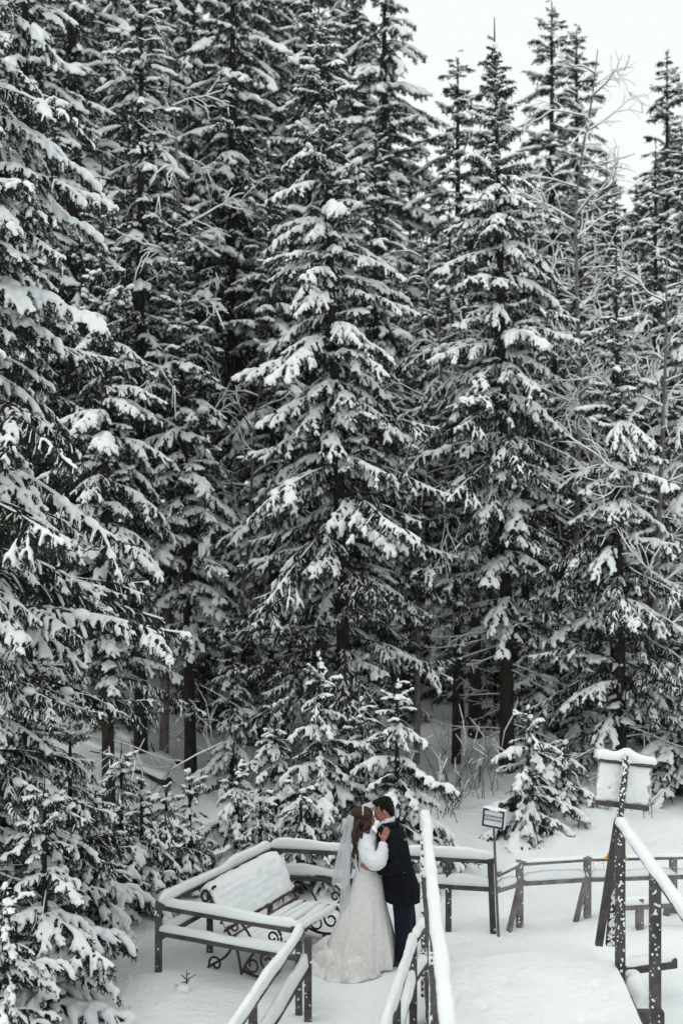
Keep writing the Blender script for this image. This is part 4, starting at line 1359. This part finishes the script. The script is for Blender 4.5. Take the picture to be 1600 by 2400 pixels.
rings(mb, [(.098, 0, 1.425, .070, .074), (.090, 0, 1.475, .067, .070), (.094, 0, 1.512, .066, .068)], 24)
mb.tube([(.03, -.052, 1.475), (-.005, -.030, 1.435), (-.02, -.01, 1.40)], [.014, .016, .010], 8)
mb.tube([(.155, -.045, 1.520), (.115, -.068, 1.500), (.055, -.060, 1.462)], [.010, .012, .010], 8)
part('shirt', mb, SHIRT, groom, .006, .6, 1)
mb = MB()
def hairblob(P, Rm, x, y, z, rx, ry, rz, k): mb.blob(P(x, y, z), np.array([rx, ry, rz]) * k, None, 0, 3, rot=Rm)
hairblob(GP, GR, -.022, 0, .070, .092, .078, .064, 1.06)
hairblob(GP, GR, -.050, 0, .018, .064, .074, .074, 1.06)
hairblob(GP, GR, .026, 0, .104, .058, .060, .024, 1.06)
for s_ in (-1, 1):
    hairblob(GP, GR, -.040, s_ * .060, .034, .052, .024, .052, 1.06)
    hairblob(GP, GR, .012, s_ * .068, .030, .012, .012, .030, 1.06)
hairblob(GP, GR, .010, -.050, .076, .046, .028, .034, 1.06)
hairblob(GP, GR, .010, .050, .076, .046, .028, .034, 1.06)
hairblob(GP, GR, -.062, 0, -.045, .038, .055, .040, 1.06)
part('hair', mb, HAIR_D, groom, .006, .6, 1, (.006, .02))

# ---------------- bride
bride = thing('person', 'person in an ivory gown, white fur jacket and long veil', 'person', (CX, CY - .03, 0), 0)
mb = MB()
BP, BR = head(mb, (-.155, 0, 1.505), 1, R(2), .98, False)
limb(mb, [(-.165, 0, 1.46), (-.172, 0, 1.38), (-.16, 0, 1.30)], [.048, .048, .07])
rings(mb, [(-.15, 0, 1.32, .07, .12), (-.14, 0, 1.20, .09, .13), (-.14, 0, 1.02, .075, .105), (-.14, 0, .90, .10, .14)])
for s in (-1, 1):
    limb(mb, [(-.14, s * .07, .90), (-.13, s * .07, .50), (-.13, s * .07, .08), (-.05, s * .07, .04)], [.085, .058, .036, .03])
limb(mb, [(-.15, -.14, 1.30), (-.055, -.235, 1.10), (.022, -.225, 1.322)], [.042, .038, .026])
limb(mb, [(-.15, .14, 1.30), (-.02, .26, 1.16), (.13, .27, 1.20)], [.042, .038, .026])
hand(mb, (.022, -.225, 1.322), (.034, -.222, 1.372), (.42, .02, 1), (.9, -.1, -.38), (-.25, -1, 0), .92, .02, .25, -1)
hand(mb, (.13, .27, 1.20), (.18, .27, 1.22), (.95, .0, .3), (-.4, 0, .9), (0, 1, 0), .9, .3, .1, 1)
part('body', mb, SKIN2, bride, .0052, .35, 1)
# gown: bodice, skirt with folds and train
mb = MB()
def fold(a, z, i):
    k = np.clip((.95 - z) / .95, 0, 1)
    return 1 + k ** 1.3 * (.062 * np.sin(9 * a + 2.2 * z + .6) + .028 * np.sin(17 * a - 3 * z) + .02 * np.sin(5 * a + 1))
rows = [(-.135, 0, 1.06, .085, .12), (-.128, 0, .98, .122, .145), (-.125, 0, .90, .145, .165), (-.130, 0, .80, .168, .19), (-.145, 0, .66, .205, .225), (-.160, 0, .50, .255, .265),
        (-.175, 0, .34, .305, .310), (-.195, .0, .18, .352, .348), (-.215, .0, .07, .385, .370), (-.225, .01, .015, .40, .38)]
rr2 = []
for i in range(len(rows) - 1):
    for t in (0, .25, .5, .75):
        rr2.append(tuple(a * (1 - t) + b * t for a, b in zip(rows[i], rows[i + 1])))
rr2.append(rows[-1])
rings(mb, rr2, 120, True, fold)
part('gown', mb, DRESS, bride, .009, .7, 1)
# train: the long back of the skirt, spread and crumpled on the snow
na, nr = 110, 16
A = np.linspace(R(95), R(302), na)
V = []
rng = np.random.default_rng(21)
edge = noise1(rng, na, 26)
for i, a in enumerate(A):
    u = (a - A[0]) / (A[-1] - A[0])
    ext = .05 + .35 * math.exp(-((a - R(172)) / .62) ** 2) + .10 * math.exp(-((a - R(245)) / .5) ** 2) + .05 * edge[i]
    ext *= min(1, 8 * min(u, 1 - u) + .1)
    for j in range(nr):
        t = j / (nr - 1)
        r = .33 + t * (.07 + ext)
        zb = .17 * (1 - t) ** 2.2
        cr = .042 * math.sin(17 * a + 6 * t + 5 * edge[i]) * t + .034 * math.sin(t * 10 + 4 * math.sin(3 * a) + 5 * edge[i]) * math.sin(math.pi * min(1, t * 1.05)) ** .8
        z = max(.006, zb + .034 + cr * (1.0 + ext * 4.0))
        if j == nr - 1: z = .002
        V.append((-.215 + r * math.cos(a) * 1.02, r * math.sin(a) * .97, z))
F = []
for i in range(na - 1):
    for j in range(nr - 1):
        a = i * nr + j; F.append((a, a + 1, a + nr + 1, a + nr))
mb = MB(); mb.add(V, F)
tr_o = mb.build('train', DRESS, bride, True)
sm = tr_o.modifiers.new('thickness', 'SOLIDIFY'); sm.thickness = .006; sm.offset = -1
# fur jacket
mb = MB()
rings(mb, [(-.165, 0, 1.40, .068, .075), (-.16, 0, 1.365, .090, .115), (-.150, 0, 1.32, .112, .165), (-.140, 0, 1.22, .122, .172), (-.138, 0, 1.10, .116, .158), (-.132, 0, 1.02, .120, .155), (-.130, 0, .985, .128, .158)])
limb(mb, [(-.155, -.135, 1.29), (-.125, -.215, 1.17), (-.065, -.265, 1.115), (-.005, -.265, 1.140), (.022, -.240, 1.235), (.024, -.226, 1.310)], [.088, .088, .080, .076, .062, .046])
limb(mb, [(-.155, .135, 1.29), (-.08, .22, 1.22), (-.02, .265, 1.16), (.06, .27, 1.18), (.12, .27, 1.20)], [.092, .094, .086, .07, .05])
part('fur_jacket', mb, FUR, bride, .010, .7, 2, (.022, .035))
# hair: half-up, long waves
mb = MB()
def hb(x, y, z, rx, ry, rz): mb.blob(BP(x, y, z), np.array([rx, ry, rz]) * .98, None, 0, 3, rot=BR)
hb(-.018, 0, .044, .102, .088, .086)
hb(-.095, 0, .055, .062, .066, .058)
hb(-.045, 0, -.03, .078, .088, .09)
for s in (-1, 1):
    mb.tube([BP(.050, s * .066, .055), BP(.045, s * .082, -.01), BP(.030, s * .086, -.08), BP(.025, s * .085, -.15), BP(.045, s * .095, -.20)], [.022, .027, .028, .024, .010], 10)
rng = np.random.default_rng(31)
for i in range(30):
    y0 = rng.uniform(-.085, .085); x0 = rng.uniform(-.10, .005)
    l = rng.uniform(.18, .36) if i % 4 else rng.uniform(.38, .50)
    P0 = np.array(BP(x0, y0, -.02))
    n = 9; t = np.linspace(0, 1, n)
    wx = .012 * np.sin(t * 9 + rng.uniform(0, 6)); wy = .012 * np.cos(t * 8 + rng.uniform(0, 6))
    out = np.array([-.02 * t + wx - .02 * np.sin(t * 3.1), np.sign(y0) * (.03 * t) + y0 * .5 * t - .075 * t * (y0 < 0) + wy, -l * t]).T
    mb.tube(P0 + out, np.linspace(.024, .005, n), 8)
part('hair', mb, HAIR_B, bride, .0065, .7, 1, (.006, .018))
mb = MB()
a = np.linspace(-1.45, 1.45, 20)
mb.tube([BP(-.028, .092 * math.sin(q_), .048 + .090 * math.cos(q_)) for q_ in a], .0065, 8)
mb.build('hair_band', BAND, bride, True)
# veil: sheer tulle gathered at the back of the head
VEIL, nt, b_ = new_mat('white_tulle')
b_.inputs['Base Color'].default_value = (.82, .83, .85, 1); b_.inputs['Roughness'].default_value = .9
tr_ = nt.nodes.new('ShaderNodeBsdfTransparent'); mxs = nt.nodes.new('ShaderNodeMixShader')
tl_ = nt.nodes.new('ShaderNodeBsdfTranslucent'); tl_.inputs['Color'].default_value = (.8, .81, .83, 1)
ad = nt.nodes.new('ShaderNodeMixShader'); ad.inputs['Fac'].default_value = .45
nt.links.new(b_.outputs[0], ad.inputs[1]); nt.links.new(tl_.outputs[0], ad.inputs[2])
n_ = nt.nodes.new('ShaderNodeTexNoise'); n_.inputs['Scale'].default_value = 30; mpv = nt.nodes.new('ShaderNodeMapping'); mpv.inputs['Scale'].default_value = (1, 1, .08)
tcv = nt.nodes.new('ShaderNodeTexCoord'); nt.links.new(tcv.outputs['Object'], mpv.inputs['Vector']); nt.links.new(mpv.outputs[0], n_.inputs['Vector'])
mr = nt.nodes.new('ShaderNodeMapRange'); mr.inputs['From Min'].default_value = .3; mr.inputs['From Max'].default_value = .7; mr.inputs['To Min'].default_value = .42; mr.inputs['To Max'].default_value = .72
nt.links.new(n_.outputs['Fac'], mr.inputs['Value']); nt.links.new(mr.outputs[0], mxs.inputs['Fac'])
nt.links.new(tr_.outputs[0], mxs.inputs[1]); nt.links.new(ad.outputs[0], mxs.inputs[2])
nt.links.new(mxs.outputs[0], nt.nodes['Material Output'].inputs['Surface'])
V = []; F = []
na, nz = 64, 40
for layer, (zb, sp, dx) in enumerate(((.50, .085, .0), (.84, .11, -.02))):
    o0 = len(V)
    for j in range(nz):
        t = j / (nz - 1)
        z = 1.545 - t * (1.545 - zb)
        cx = -.275 - .06 * math.sin(t * 1.5) + dx * t
        wy = .045 + sp * t ** .6
        wx = .03 + .055 * t ** .6 + .04 * layer * t ** .7
        for i in range(na):
            u = i / (na - 1)
            th = R(80) + u * R(200)
            f = 1 + (.06 + .10 * t) * math.sin(u * 22 + 3 * layer) + .03 * math.sin(u * 41)
            V.append((cx + wx * f * math.cos(th) * 1.0, wy * math.sin(th) + .008 * f, z + .03 * math.sin(u * 20) * t))
    for j in range(nz - 1):
        for i in range(na - 1):
            a = o0 + j * na + i; F.append((a, a + 1, a + na + 1, a + na))
mb = MB(); mb.add(V, F)
mb.build('veil', VEIL, bride, True)

# ------------------------------------------------------------------ falling snow
rng = np.random.default_rng(99)
n = 2600
y = rng.uniform(5, 19, n); x = rng.uniform(-.34, .34, n) * y; z = CAM_Z + rng.uniform(-.5, .5, n) * y
keep = z > .2
P = np.stack([x, y, z], 1)[keep]; n = len(P)
iv, itf = ico(1); itf = np.array(itf)
r = rng.uniform(.0015, .0038, n)
V = (P[:, None, :] + iv[None] * r[:, None, None]).reshape(-1, 3)
T = (itf[None] + (np.arange(n) * len(iv))[:, None, None]).reshape(-1, 3)
o = link('falling_snow', tri_mesh('falling_snow', V, T, [SNOW]))
tag(o, 'fine snowflakes drifting down through the air', 'snow', kind='stuff')

# ------------------------------------------------------------------ hazy winter air
hm, nt, b_ = new_mat('haze')
nt.nodes.remove(b_)
pvn = nt.nodes.new('ShaderNodeVolumePrincipled')
pvn.inputs['Color'].default_value = (.93, .95, .97, 1)
pvn.inputs['Density'].default_value = .00025
pvn.inputs['Anisotropy'].default_value = .2
nt.links.new(pvn.outputs[0], nt.nodes['Material Output'].inputs['Volume'])
mb = MB(); mb.box((0, 23, 14.0), (75, 70, 34.5)); hz = mb.build('haze', hm)
tag(hz, 'faint winter haze between the trees', 'haze', kind='stuff')
